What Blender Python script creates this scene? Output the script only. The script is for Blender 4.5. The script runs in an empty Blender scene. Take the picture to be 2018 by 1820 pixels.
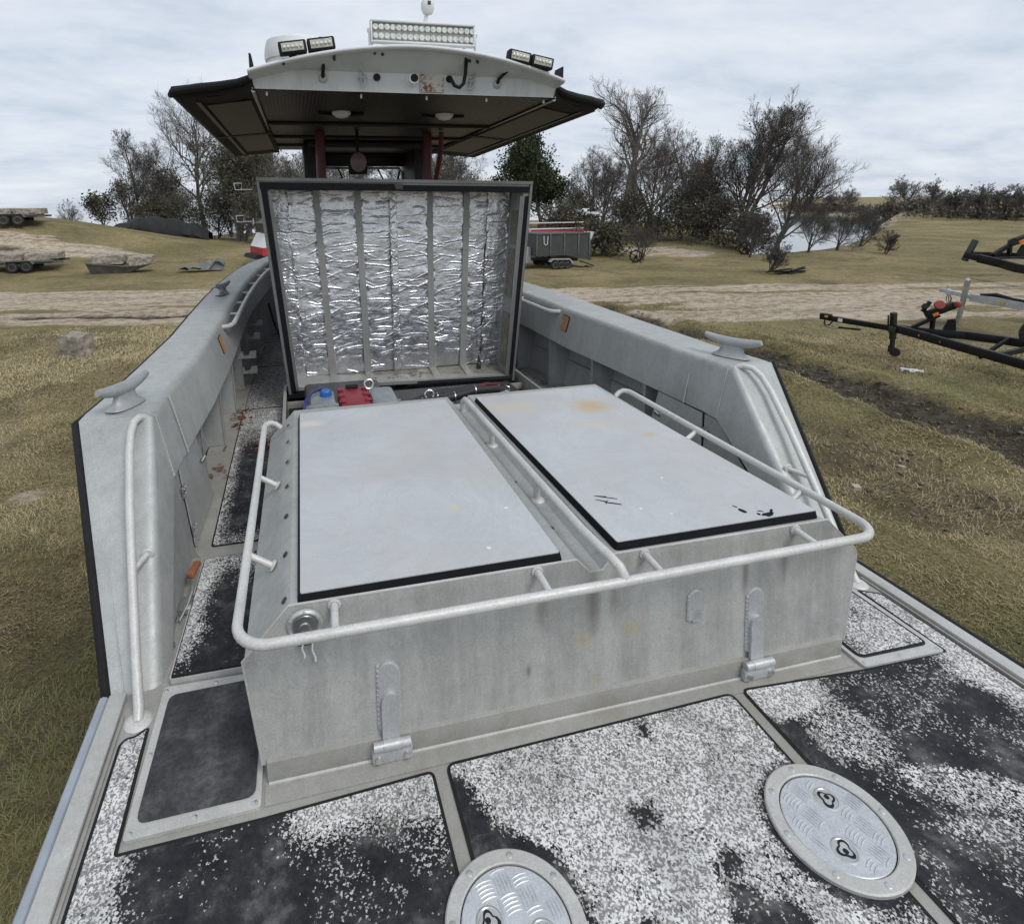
import bpy, bmesh, math, random
import numpy as np
from mathutils import Vector, Matrix

S = bpy.context.scene
COL = S.collection
R = math.radians

# ------------------------------------------------------------------ camera
cam = bpy.data.cameras.new("camera")
cam_o = bpy.data.objects.new("camera", cam)
COL.objects.link(cam_o)
YAW, PIT, ROL = .223, .178, -.011
cy_, sy_, cp_, sp_ = math.cos(YAW), math.sin(YAW), math.cos(PIT), math.sin(PIT)
fw = Vector((sy_*cp_, cy_*cp_, -sp_))
r0 = Vector((cy_, -sy_, 0)); u0 = r0.cross(fw)
rr = r0*math.cos(ROL) + u0*math.sin(ROL)
uu = -r0*math.sin(ROL) + u0*math.cos(ROL)
M = Matrix(((rr.x, uu.x, -fw.x, -.915), (rr.y, uu.y, -fw.y, 0), (rr.z, uu.z, -fw.z, 1.75), (0, 0, 0, 1)))
cam_o.matrix_world = M
cam.sensor_width = 36
cam.lens = 1131/2018*36
cam.shift_x = .08365
cam.shift_y = -.1536
cam.clip_start = .02
cam.clip_end = 6000
S.camera = cam_o

# ------------------------------------------------------------------ sky and sun
SUN_EL, SUN_AZ = R(52), R(150)          # azimuth measured clockwise from +Y (behind the viewer, to the right)
w = bpy.data.worlds.new("World"); S.world = w; w.use_nodes = True
nt = w.node_tree; N = nt.nodes; L = nt.links
bg = N["Background"]
sky = N.new("ShaderNodeTexSky"); sky.sky_type = 'NISHITA'; sky.sun_disc = False
sky.sun_elevation = SUN_EL; sky.sun_rotation = SUN_AZ
tc = N.new("ShaderNodeTexCoord")
sep = N.new("ShaderNodeSeparateXYZ"); L.new(tc.outputs["Generated"], sep.inputs[0])
def wmath(op, a, b=None):
    n = N.new("ShaderNodeMath"); n.operation = op
    for i, v in enumerate((a, b)):
        if v is None: continue
        if isinstance(v, (int, float)): n.inputs[i].default_value = v
        else: L.new(v, n.inputs[i])
    return n.outputs[0]
zz = wmath('ADD', wmath('MAXIMUM', sep.outputs[2], 0.0), .20)
cu = N.new("ShaderNodeCombineXYZ")
L.new(wmath('DIVIDE', sep.outputs[0], zz), cu.inputs[0]); L.new(wmath('DIVIDE', sep.outputs[1], zz), cu.inputs[1])
mp = N.new("ShaderNodeMapping"); mp.inputs["Rotation"].default_value = (0, 0, R(-25)); mp.inputs["Scale"].default_value = (.95, 1.35, 1)
L.new(cu.outputs[0], mp.inputs[0])
n1 = N.new("ShaderNodeTexNoise"); n1.inputs["Scale"].default_value = 1.0; n1.inputs["Detail"].default_value = 7; n1.inputs["Roughness"].default_value = .58; n1.inputs["Distortion"].default_value = .35
L.new(mp.outputs[0], n1.inputs["Vector"])
n2 = N.new("ShaderNodeTexNoise"); n2.inputs["Scale"].default_value = 3.4; n2.inputs["Detail"].default_value = 6; n2.inputs["Roughness"].default_value = .6
L.new(mp.outputs[0], n2.inputs["Vector"])
cr = N.new("ShaderNodeValToRGB")
cr.color_ramp.elements[0].position = .34; cr.color_ramp.elements[0].color = (4.35, 4.95, 5.9, 1)
cr.color_ramp.elements[1].position = .62; cr.color_ramp.elements[1].color = (6.75, 7.1, 7.6, 1)
e = cr.color_ramp.elements.new(.48); e.color = (5.7, 6.2, 6.95, 1)
mx0 = N.new("ShaderNodeMix"); mx0.data_type = 'FLOAT'; mx0.inputs[0].default_value = .35
L.new(n1.outputs[0], mx0.inputs[2]); L.new(n2.outputs[0], mx0.inputs[3])
L.new(mx0.outputs[0], cr.inputs[0])
mix = N.new("ShaderNodeMix"); mix.data_type = 'RGBA'; mix.inputs[0].default_value = .93
L.new(sky.outputs[0], mix.inputs[6]); L.new(cr.outputs[0], mix.inputs[7])
L.new(mix.outputs[2], bg.inputs[0]); bg.inputs[1].default_value = .112

sun = bpy.data.lights.new("sun", 'SUN'); sun.energy = 1.5; sun.angle = R(25); sun.color = (1, .97, .93)
sun_o = bpy.data.objects.new("sun", sun); COL.objects.link(sun_o)
d = Vector((math.sin(SUN_AZ)*math.cos(SUN_EL), math.cos(SUN_AZ)*math.cos(SUN_EL), math.sin(SUN_EL)))
sun_o.rotation_euler = (-d).to_track_quat('-Z', 'Y').to_euler()
sun_o.location = d*50
S.view_settings.view_transform = 'Standard'; S.view_settings.look = 'None'
S.view_settings.exposure = .14; S.view_settings.gamma = 1; S.view_settings.use_curve_mapping = False

# ------------------------------------------------------------------ node helpers
class Mat:
    def __init__(s, name, base=(.5, .5, .5), rough=.6, metal=0, spec=.5):
        s.m = bpy.data.materials.new(name); s.m.use_nodes = True
        s.t = s.m.node_tree; s.b = s.t.nodes["Principled BSDF"]
        s.b.inputs["Base Color"].default_value = (*base, 1); s.b.inputs["Roughness"].default_value = rough
        s.b.inputs["Metallic"].default_value = metal; s.b.inputs["Specular IOR Level"].default_value = spec
        s.co = s.n("ShaderNodeTexCoord").outputs["Object"]
    def n(s, t): return s.t.nodes.new(t)
    def l(s, a, b): s.t.links.new(a, b)
    def mapped(s, scale=(1, 1, 1), rot=(0, 0, 0), loc=(0, 0, 0), src=None):
        n = s.n("ShaderNodeMapping"); n.inputs["Scale"].default_value = scale; n.inputs["Rotation"].default_value = rot; n.inputs["Location"].default_value = loc
        s.l(src or s.co, n.inputs[0]); return n.outputs[0]
    def noise(s, scale, detail=4, rough=.55, src=None, dist=0):
        n = s.n("ShaderNodeTexNoise"); n.inputs["Scale"].default_value = scale; n.inputs["Detail"].default_value = detail
        n.inputs["Roughness"].default_value = rough; n.inputs["Distortion"].default_value = dist
        s.l(src or s.co, n.inputs["Vector"]); return n.outputs[0]
    def voro(s, scale, src=None, feature='F1', out="Color"):
        n = s.n("ShaderNodeTexVoronoi"); n.inputs["Scale"].default_value = scale; n.feature = feature
        s.l(src or s.co, n.inputs["Vector"]); return n.outputs[out]
    def ramp(s, v, stops):
        n = s.n("ShaderNodeValToRGB"); e = n.color_ramp.elements
        while len(e) < len(stops): e.new(.5)
        for i, (p, c) in enumerate(stops):
            e[i].position = p
            e[i].color = (*c, 1) if isinstance(c, tuple) else (c, c, c, 1)
        s.l(v, n.inputs[0]); return n.outputs[0]
    def mix(s, f, a, b, mode='MIX'):
        n = s.n("ShaderNodeMix"); n.data_type = 'RGBA'; n.blend_type = mode
        for k, v in ((0, f), (6, a), (7, b)):
            sock = n.inputs[k]
            if isinstance(v, (int, float)): sock.default_value = v if k == 0 else (v, v, v, 1)
            elif isinstance(v, tuple): sock.default_value = (*v, 1)
            else: s.l(v, sock)
        return n.outputs[2]
    def math(s, op, a, b=None, c=None):
        n = s.n("ShaderNodeMath"); n.operation = op
        for i, v in enumerate((a, b, c)):
            if v is None: continue
            if isinstance(v, (int, float)): n.inputs[i].default_value = v
            else: s.l(v, n.inputs[i])
        return n.outputs[0]
    def attr(s, name):
        n = s.n("ShaderNodeAttribute"); n.attribute_name = name; return n.outputs["Fac"]
    def attrc(s, name):
        n = s.n("ShaderNodeAttribute"); n.attribute_name = name; return n.outputs["Color"]
    def xyz(s):
        n = s.n("ShaderNodeSeparateXYZ"); s.l(s.co, n.inputs[0]); return n.outputs
    def blob(s, c, rad, nz=.5, sc=8):
        """soft spot round a point, broken up by noise"""
        n = s.n("ShaderNodeVectorMath"); n.operation = 'SUBTRACT'; s.l(s.co, n.inputs[0]); n.inputs[1].default_value = c
        m_ = s.n("ShaderNodeVectorMath"); m_.operation = 'DIVIDE'; s.l(n.outputs[0], m_.inputs[0]); m_.inputs[1].default_value = rad
        k = s.n("ShaderNodeVectorMath"); k.operation = 'LENGTH'; s.l(m_.outputs[0], k.inputs[0])
        v = s.math('SUBTRACT', 1.0, k.outputs["Value"])
        v = s.math('ADD', v, s.math('MULTIPLY', s.math('SUBTRACT', s.noise(sc, 6, .65), .5), nz*2))
        c_ = s.n("ShaderNodeClamp"); s.l(s.math('MULTIPLY', v, 1.3), c_.inputs[0]); return c_.outputs[0]
    def color(s, v): s.l(v, s.b.inputs["Base Color"])
    def rough(s, v): s.l(v, s.b.inputs["Roughness"])
    def bump(s, h, strength=.3, dist=.01):
        n = s.n("ShaderNodeBump"); n.inputs["Strength"].default_value = strength; n.inputs["Distance"].default_value = dist
        s.l(h, n.inputs["Height"]); s.l(n.outputs[0], s.b.inputs["Normal"])

def simple(name, c, rough=.6, metal=0, var=.18, scale=14, bump=0, bscale=60, spec=.5):
    m = Mat(name, c, rough, metal, spec)
    v = m.noise(scale, 6, .62)
    lo = tuple(x*(1-var) for x in c); hi = tuple(min(1, x*(1+var)) for x in c)
    m.color(m.ramp(v, [(.3, lo), (.7, hi)]))
    if bump: m.bump(m.noise(bscale, 4), bump, .004)
    return m.m

def alum(name, lo, hi, metal=.35, rough=.5, streak=.0, spots=(), bump=.12, dirt=0):
    m = Mat(name, hi, rough, metal)
    a = m.ramp(m.noise(1.4, 6, .62, dist=.5), [(.3, lo), (.72, hi)])
    f = m.ramp(m.noise(160, 4, .75), [(.3, .80), (.7, 1.12)])
    c = m.mix(1, a, f, 'MULTIPLY')
    g = m.ramp(m.noise(26, 7, .75), [(.38, .93), (.62, 1.03)])
    wet = m.ramp(m.noise(3.1, 7, .68, dist=1.4), [(.56, 1.0), (.60, .93), (.64, 1.02)])
    g = m.mix(1, g, wet, 'MULTIPLY')
    c = m.mix(1, c, g, 'MULTIPLY')
    sp = m.ramp(m.voro(26, out="Distance"), [(.0, .72), (.10, .97), (.14, 1.0)])
    c = m.mix(.35, c, m.mix(1, c, sp, 'MULTIPLY'))
    if streak:
        st = m.noise(9, 5, .7, src=m.mapped((1, 1, .10)))
        c = m.mix(1, c, m.ramp(st, [(.38, 1-streak), (.60, 1.03)]), 'MULTIPLY')
    for (pos, rad, colr, nz, amt) in spots:
        c = m.mix(m.math('MULTIPLY', m.blob(pos, rad, nz, 14), amt), c, colr)
    if dirt:
        c = m.mix(m.math('MULTIPLY', m.ramp(m.noise(5, 7, .7), [(.45, 0.0), (.68, 1.0)]), dirt), c, (.27, .25, .20))
    m.color(c)
    m.rough(m.ramp(m.noise(18, 4), [(.3, rough-.1), (.7, rough+.12)]))
    if bump: m.bump(m.noise(140, 3, .7), bump, .003)
    return m.m

ALO, AHI = (.40, .41, .392), (.505, .515, .497)
M_alum = alum("aluminium", ALO, AHI, streak=.06)
M_bulw = alum("bulwark_aluminium", (.395, .41, .395), (.495, .51, .495), streak=.07, metal=.25)
M_plate = alum("box_aluminium", (.42, .428, .405), (.53, .538, .512), metal=.25, streak=.20, spots=[
    ((.02, 1.56, .38), (.035, .3, .13), (.17, .16, .14), .25, .75), ((-.17, 1.56, .40), (.03, .3, .09), (.2, .19, .17), .25, .6),
    ((.10, 1.56, .40), (.03, .3, .11), (.2, .19, .17), .3, .5), ((.63, 1.56, .40), (.02, .3, .12), (.19, .18, .16), .3, .7), ((.80, 1.56, .43), (.02, .3, .12), (.19, .18, .16), .3, .6),
    ((-.02, 1.56, .26), (.05, .3, .04), (.42, .33, .2), .5, .5), ((.17, 1.56, .27), (.06, .3, .04), (.42, .33, .2), .5, .5),
    ((-.22, 1.56, .19), (.012, .3, .03), (.15, .14, .12), .2, .7), ((.03, 1.56, .10), (.05, .3, .03), (.42, .33, .2), .5, .35)])
M_frame = alum("frame_aluminium", (.48, .48, .455), (.60, .60, .57), metal=.2, dirt=.3)
M_deckalu = alum("deck_aluminium", (.33, .325, .30), (.44, .43, .40), metal=.2, dirt=.6)
M_inner = alum("inner_hull_aluminium", (.33, .345, .34), (.42, .435, .43), metal=.2, streak=.1, dirt=.3)
M_cast = alum("cast_aluminium", (.33, .345, .35), (.46, .48, .48), metal=.35, bump=.35)
M_lidmetal = alum("lid_aluminium", (.27, .275, .265), (.36, .365, .352), metal=.3, dirt=.3)
M_flange = alum("flange_aluminium", (.12, .122, .12), (.20, .203, .20), metal=.3, dirt=.3)
M_cast2 = alum("hinge_aluminium", (.44, .455, .46), (.58, .595, .60), metal=.4, rough=.42, bump=.3)
M_tube = alum("tube_aluminium", (.52, .52, .495), (.68, .68, .65), metal=.15, rough=.48, bump=.06)
M_black = simple("black_rubber", (.012, .012, .013), .7, 0, .3, 30, spec=.3)
M_gask = simple("black_gasket", (.006, .0065, .009), .7, 0, .3, 40, spec=.2)
M_canvas = simple("black_canvas", (.007, .007, .008), .85, 0, .35, 25, .4, 260)
M_strip = simple("grey_blue_strip", (.30, .335, .38), .5, 0, .15, 8)
M_white = simple("white_gelcoat", (.70, .715, .71), .38, 0, .07, 6)
M_fascia = Mat("fascia_paint", (.5, .52, .52), .45)
c = M_fascia.ramp(M_fascia.noise(3, 5), [(.3, (.52, .545, .545)), (.7, (.62, .645, .64))])
c = M_fascia.mix(M_fascia.math('MULTIPLY', M_fascia.ramp(M_fascia.noise(7, 7, .7, src=M_fascia.mapped((1, 1, .3))), [(.5, 0.0), (.72, 1.0)]), .35), c, (.28, .26, .22))
M_fascia.color(c); M_fascia = M_fascia.m
M_steel = simple("stainless_steel", (.62, .62, .60), .28, .95, .12, 30)
M_dkmetal = simple("dark_metal", (.05, .05, .052), .45, .4, .3, 20)
M_red = simple("red_plastic", (.22, .018, .028), .45, 0, .2, 20)
M_redpost = simple("dark_red_paint", (.10, .008, .014), .4, 0, .25, 6)
M_blue = simple("blue_cap", (.02, .13, .42), .45, 0, .15, 40)
M_hose = simple("black_hose", (.02, .02, .022), .5, 0, .4, 30)
M_purple = simple("purple_hose", (.035, .035, .16), .5, 0, .3, 30)
M_orange = simple("orange_webbing", (.44, .21, .085), .7, 0, .25, 50)
M_brown = simple("brown_leaf", (.16, .07, .035), .8, 0, .5, 60)

def foil_mat():
    m = Mat("foil", (.80, .81, .83), .22, .95)
    m.color(m.ramp(m.noise(5, 6, .7), [(.3, (.55, .56, .575)), (.7, (.78, .79, .80))]))
    m.rough(m.ramp(m.noise(9, 5), [(.3, .22), (.7, .36)]))
    gx = m.voro(46, src=m.mapped((1, .2, 1)), feature='DISTANCE_TO_EDGE', out="Distance")
    n = m.noise(38, 6, .7, dist=1.2)
    h = m.math('ADD', m.math('MULTIPLY', gx, .8), n)
    m.bump(h, .38, .008)
    return m.m
M_foil = foil_mat()

def flake_mat():
    m = Mat("worn_nonskid", (.02, .02, .022), .75, 0, .25)
    warp = m.n("ShaderNodeTexNoise"); warp.inputs["Scale"].default_value = 190; warp.inputs["Detail"].default_value = 2
    m.l(m.co, warp.inputs["Vector"])
    sc = m.n("ShaderNodeVectorMath"); sc.operation = 'MULTIPLY_ADD'
    m.l(warp.outputs["Color"], sc.inputs[0]); sc.inputs[1].default_value = (.011, .011, .0); m.l(m.co, sc.inputs[2])
    col = m.voro(205, src=sc.outputs[0])
    s2 = m.n("ShaderNodeSeparateColor"); m.l(col, s2.inputs[0])
    wear = m.attr("wear")
    grit = m.noise(22, 6, .75)
    wear = m.math('ADD', wear, m.math('MULTIPLY', m.math('MULTIPLY', m.math('SUBTRACT', grit, .5), 1.1), m.ramp(wear, [(.0, .22), (.30, 1.0)])))
    isf = m.math('LESS_THAN', s2.outputs[0], wear)
    white = m.mix(m.noise(30, 3), (.62, .62, .60), (.80, .80, .79))
    grey = m.mix(m.noise(60, 3), (.19, .185, .175), (.30, .295, .28))
    fl = m.mix(m.ramp(s2.outputs[1], [(.38, 0.0), (.62, 1.0)]), white, grey)
    smear = m.ramp(m.noise(5, 7, .7, dist=.8), [(.40, .72), (.56, 1.0)])
    fl = m.mix(1, fl, smear, 'MULTIPLY')
    lowwear = m.ramp(wear, [(.25, 1.0), (.7, 0.0)])
    fl = m.mix(m.math('MULTIPLY', lowwear, .55), fl, (.33, .31, .28))
    dust = m.ramp(m.noise(6, 8, .72), [(.40, (.010, .010, .013)), (.53, (.024, .024, .027)), (.70, (.115, .112, .107))])
    fine = m.ramp(m.noise(70, 4, .7), [(.3, .7), (.7, 1.5)])
    dust = m.mix(1, dust, fine, 'MULTIPLY')
    scr = m.ramp(m.noise(7, 4, .6, src=m.mapped((.7, 9, 1), (0, 0, R(18)))), [(.63, 0.0), (.72, 1.0)])
    dust = m.mix(m.math('MULTIPLY', scr, .25), dust, (.12, .12, .12))
    m.color(m.mix(isf, dust, fl))
    m.rough(m.mix(isf, .62, .85))
    m.bump(m.math('ADD', m.math('MULTIPLY', isf, .6), m.math('MULTIPLY', m.noise(260, 2), .5)), .35, .002)
    return m.m
M_flake = flake_mat()

# ------------------------------------------------------------------ mesh helpers
class MB:
    def __init__(s): s.v = []; s.f = []; s.k = []; s.kv = []
    def add(s, verts, faces):
        k = len(s.v); s.k.append(len(s.f)); s.kv.append(k); s.v.extend([tuple(p) for p in verts]); s.f.extend([tuple(i+k for i in f) for f in faces]); return s
    def box(s, lo, hi, bev=0.0, rot=None, at=None):
        bm = bmesh.new(); bmesh.ops.create_cube(bm, size=1)
        lo = Vector(lo); hi = Vector(hi); c = (lo+hi)/2; dd = hi-lo
        for v in bm.verts: v.co = Vector((v.co.x*dd.x, v.co.y*dd.y, v.co.z*dd.z))
        if bev > 0: bmesh.ops.bevel(bm, geom=bm.edges[:], offset=bev, segments=2, profile=.5, affect='EDGES')
        mm = Matrix.Translation(c if at is None else Vector(at)) @ (rot.to_4x4() if rot is not None else Matrix.Identity(4))
        bm.verts.index_update()
        s.add([mm @ v.co for v in bm.verts], [[v.index for v in f.verts] for f in bm.faces]); bm.free(); return s
    def beam(s, a, b, wdt, hgt, up=(0, 0, 1), bev=0.0):
        a = Vector(a); b = Vector(b); y = (b-a); ln = y.length; y.normalize()
        x = y.cross(Vector(up)); x.normalize(); z = x.cross(y)
        rot = Matrix((x, y, z)).transposed()
        return s.box((-wdt/2, -ln/2, -hgt/2), (wdt/2, ln/2, hgt/2), bev, rot, (a+b)/2)
    def tube(s, pts, r, seg=12, caps=True, closed=False):
        P = [Vector(p) for p in pts]; n = len(P)
        rs = r if isinstance(r, (list, tuple)) else [r]*n
        T = []
        for i in range(n):
            if closed: t = P[(i+1) % n]-P[i-1]
            else: t = P[min(i+1, n-1)]-P[max(i-1, 0)]
            T.append(t.normalized() if t.length > 1e-9 else Vector((0, 0, 1)))
        ref = Vector((0, 0, 1)) if abs(T[0].z) < .9 else Vector((1, 0, 0))
        nx = (ref - T[0]*ref.dot(T[0])).normalized()
        vs = []
        for i in range(n):
            nx = (nx - T[i]*nx.dot(T[i])); nx.normalize(); ny = T[i].cross(nx)
            for k in range(seg):
                a = 2*math.pi*k/seg
                vs.append(P[i] + (nx*math.cos(a)+ny*math.sin(a))*rs[i])
        fs = []
        m = n if closed else n-1
        for i in range(m):
            j = (i+1) % n
            for k in range(seg):
                fs.append((i*seg+k, i*seg+(k+1) % seg, j*seg+(k+1) % seg, j*seg+k))
        if caps and not closed:
            fs.append(tuple(range(seg-1, -1, -1))); fs.append(tuple((n-1)*seg+k for k in range(seg)))
        return s.add(vs, fs)
    def cyl(s, a, b, r, seg=20, r2=None):
        return s.tube([a, b], [r, r if r2 is None else r2], seg)
    def lathe(s, prof, at=(0, 0, 0), seg=32, rot=None):
        vs = []; fs = []; n = len(prof)
        mm = rot if rot is not None else Matrix.Identity(3); at = Vector(at)
        for (r, z) in prof:
            for k in range(seg):
                a = 2*math.pi*k/seg; vs.append(at + mm @ Vector((r*math.cos(a), r*math.sin(a), z)))
        for i in range(n-1):
            for k in range(seg): fs.append((i*seg+k, i*seg+(k+1) % seg, (i+1)*seg+(k+1) % seg, (i+1)*seg+k))
        fs.append(tuple(range(seg-1, -1, -1))); fs.append(tuple((n-1)*seg+k for k in range(seg)))
        return s.add(vs, fs)
    def prism(s, poly, vec):
        """poly: list of 3-D points (planar), extruded along vec"""
        n = len(poly); P = [Vector(p) for p in poly]; V = Vector(vec)
        vs = P + [p+V for p in P]
        nor = Vector((0, 0, 0))
        for i in range(n): nor += (P[i]).cross(P[(i+1) % n])
        if nor.dot(V) > 0: a, b = tuple(range(n-1, -1, -1)), tuple(range(n, 2*n)); side = [(i, (i+1) % n, n+(i+1) % n, n+i) for i in range(n)]
        else: a, b = tuple(range(n)), tuple(range(2*n-1, n-1, -1)); side = [((i+1) % n, i, n+i, n+(i+1) % n) for i in range(n)]
        return s.add(vs, [a, b]+side)
    def grid(s, P):
        """P: rows of points"""
        a = len(P); b = len(P[0]); vs = [p for row in P for p in row]
        return s.add(vs, [(i*b+j, i*b+j+1, (i+1)*b+j+1, (i+1)*b+j) for i in range(a-1) for j in range(b-1)])
    def each(s, name, mat, parent=None, per=1):
        """one object per shape that was added (or per 'per' shapes)"""
        b = s.k+[len(s.f)]; vb = s.kv+[len(s.v)]
        for i in range(0, len(s.k), per):
            j = min(i+per, len(s.k)); m = MB(); v0 = vb[i]
            m.v = s.v[v0:vb[j]]; m.f = [tuple(q-v0 for q in f) for f in s.f[b[i]:b[j]]]
            m.build(name, mat, parent)
    def build(s, name, mat, parent=None, ang=35, fixn=True, loc=None):
        me = bpy.data.meshes.new(name)
        off = Vector(loc) if loc else Vector((0, 0, 0))
        me.from_pydata([tuple(Vector(v)-off) for v in s.v], [], s.f)
        if fixn:
            bm = bmesh.new(); bm.from_mesh(me); bmesh.ops.recalc_face_normals(bm, faces=bm.faces); bm.to_mesh(me); bm.free()
        me.polygons.foreach_set("use_smooth", [True]*len(me.polygons))
        me.set_sharp_from_angle(angle=R(ang))
        me.materials.append(mat)
        o = bpy.data.objects.new(name, me); COL.objects.link(o)
        if loc: o.location = off
        if parent: o.parent = parent
        return o

def tag(o, label=None, cat=None, group=None, kind=None):
    if label: o["label"] = label
    if cat: o["category"] = cat
    if group: o["group"] = group
    if kind or cat: o["kind"] = kind or "thing"
    return o
def thing(name, loc, label, cat, group=None, rz=0):
    o = bpy.data.objects.new(name, None); COL.objects.link(o); o.location = loc; o.rotation_euler = (0, 0, rz)
    o.empty_display_size = .2
    return tag(o, label, cat, group)
def np_mesh(name, verts, quads, mat, parent=None, attrs=None, smooth=True):
    me = bpy.data.meshes.new(name)
    verts = np.asarray(verts, np.float32); quads = np.asarray(quads, np.int32)
    k = quads.shape[1]
    me.vertices.add(len(verts)); me.vertices.foreach_set("co", verts.ravel())
    me.loops.add(quads.size); me.loops.foreach_set("vertex_index", quads.ravel())
    me.polygons.add(len(quads)); me.polygons.foreach_set("loop_start", np.arange(0, quads.size, k, dtype=np.int32))
    if smooth: me.polygons.foreach_set("use_smooth", np.ones(len(quads), bool))
    me.update(calc_edges=True)
    for an, (typ, dom, data) in (attrs or {}).items():
        a = me.attributes.new(an, typ, dom)
        a.data.foreach_set("color" if typ == 'FLOAT_COLOR' else "value", np.asarray(data, np.float32).ravel())
    me.materials.append(mat)
    o = bpy.data.objects.new(name, me); COL.objects.link(o)
    if parent: o.parent = parent
    return o

def vnoise(x, y, seed=0):
    x = np.asarray(x, float); y = np.asarray(y, float)
    xi = np.floor(x).astype(np.int64); yi = np.floor(y).astype(np.int64); fx = x-xi; fy = y-yi
    fx = fx*fx*(3-2*fx); fy = fy*fy*(3-2*fy)
    def h(a, b):
        n = (a*374761393 + b*668265263 + seed*974634777) & 0xffffffff
        n = ((n ^ (n >> 13))*1274126177) & 0xffffffff
        return ((n ^ (n >> 16)) & 0xffff)/65535.
    return (h(xi, yi)*(1-fx)+h(xi+1, yi)*fx)*(1-fy) + (h(xi, yi+1)*(1-fx)+h(xi+1, yi+1)*fx)*fy
def fbm(x, y, seed=0, o=4):
    t = 0; a = .5; n = 0
    for i in range(o): t = t+a*vnoise(x*2**i, y*2**i, seed+i*17); n += a; a *= .5
    return t/n
def sm(a, b, x): t = np.clip((x-a)/(b-a), 0, 1); return t*t*(3-2*t)

# ------------------------------------------------------------------ terrain
def poly_sd(x, y, P):
    """signed distance to polygon, >0 inside"""
    d2 = np.full(x.shape, 1e18); ins = np.zeros(x.shape, bool); n = len(P)
    for i in range(n):
        ax, ay = P[i]; bx, by = P[(i+1) % n]
        ex, ey = bx-ax, by-ay
        t = np.clip(((x-ax)*ex+(y-ay)*ey)/(ex*ex+ey*ey), 0, 1)
        d2 = np.minimum(d2, (x-ax-t*ex)**2+(y-ay-t*ey)**2)
        c = ((ay > y) != (by > y)) & (x < (bx-ax)*(y-ay)/(by-ay+1e-12)+ax)
        ins ^= c
    return np.where(ins, 1, -1)*np.sqrt(d2)
W1 = [(23.4, 27.2), (26, 27.4), (29, 28.2), (34, 30.5), (45, 38), (60, 49), (95, 74), (112, 95), (108, 110), (150, 160), (6000, 6400), (6000, 9000), (300, 9000), (110, 230), (90, 150), (52, 72), (36, 42), (28, 33)]
W2 = [(-10, 63), (-17, 61), (-24, 60), (-45, 62), (-140, 80), (-3000, 200), (-3000, 9000), (300, 9000), (110, 230), (90, 150), (52, 72), (40, 70), (28, 80), (8, 84)]
RUT = [(7.3, 14.5), (7.7, 12.4), (8.15, 9.8), (7.95, 7.4), (7.75, 4.8), (7.2, 1.5), (6.4, -2)]
def rut_dist(x, y):
    d2 = np.full(x.shape, 1e18)
    for (ax, ay), (bx, by) in zip(RUT[:-1], RUT[1:]):
        ex, ey = bx-ax, by-ay; t = np.clip(((x-ax)*ex+(y-ay)*ey)/(ex*ex+ey*ey), 0, 1)
        d2 = np.minimum(d2, (x-ax-t*ex)**2+(y-ay-t*ey)**2)
    return np.sqrt(d2)
def masks(x, y):
    v = y+.24*x + 1.2*(fbm(x*.12, y*.12, 3)-.5)
    band = sm(13.9, 15.4, v)*(1-sm(20.2, 21.6, v))
    st = fbm(x*.25+y*.06, y*1.6+x*.38, 5, 5)
    sand = band*sm(.30, .52, st+.10)
    p2 = np.exp(-(((x-20)/3.2)**2+((y-29.5)/4.0)**2)*1.4)
    sand = np.maximum(sand, sm(.35, .6, p2*(.55+.9*st)))
    p3 = np.exp(-(((x+16)/9)**2+((y-35.0+.12*(x+16))/2.2)**2)*1.2)
    sand = np.maximum(sand, .85*sm(.35, .65, p3*(.5+st)))
    p4 = sm(45, 60, x)*sm(-3, 0, poly_sd(x, y, W1))*.6
    sand = np.maximum(sand, p4)
    rd = rut_dist(x, y) + .8*(fbm(x*1.3, y*1.3, 9)-.5)
    mud = (1-sm(.26, .82, rd))
    p5 = np.exp(-(((x-5.6)/1.2)**2+((y-5.1)/2.6)**2)); mud = np.maximum(mud, .5*sm(.3, .75, p5*(.4+1.1*fbm(x*1.4, y*1.4, 21))))
    p6 = np.exp(-(((x-6.6)/1.8)**2+((y-13.3)/1.6)**2)); mud = np.maximum(mud, .9*sm(.3, .7, p6*(.4+1.1*fbm(x*1.4, y*1.4, 23))))
    # dark wet ruts along the sandy track, on the left
    vr = y+.24*x
    r7 = np.exp(-((vr-16.0-.5*(fbm(x*.4, y*.1, 31)-.5))/.34)**2)*sm(-10.5, -8, x)*(1-sm(-1, 2, x)); mud = np.maximum(mud, .85*sm(.35, .7, r7*(.55+.8*fbm(x*.9, y*2, 33))))
    p8 = np.exp(-(((x+18)/6)**2+((y-34.2+.1*(x+18))/.45)**2)); mud = np.maximum(mud, .8*sm(.3, .6, p8))
    p9 = np.exp(-(((x+2.9)/1.6)**2+((y-4.0)/2.2)**2)); mud = np.maximum(mud, .45*sm(.5, .9, p9*(.5+1.0*fbm(x*1.8, y*1.8, 41))))
    p10 = np.exp(-((x+3.85)/.30)**2-((y-6.55)/.22)**2); sand = np.maximum(sand, .8*sm(.35, .6, p10*(.5+1.0*fbm(x*5, y*5, 43))))
    return np.clip(sand, 0, 1), np.clip(mud, 0, 1)
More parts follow.
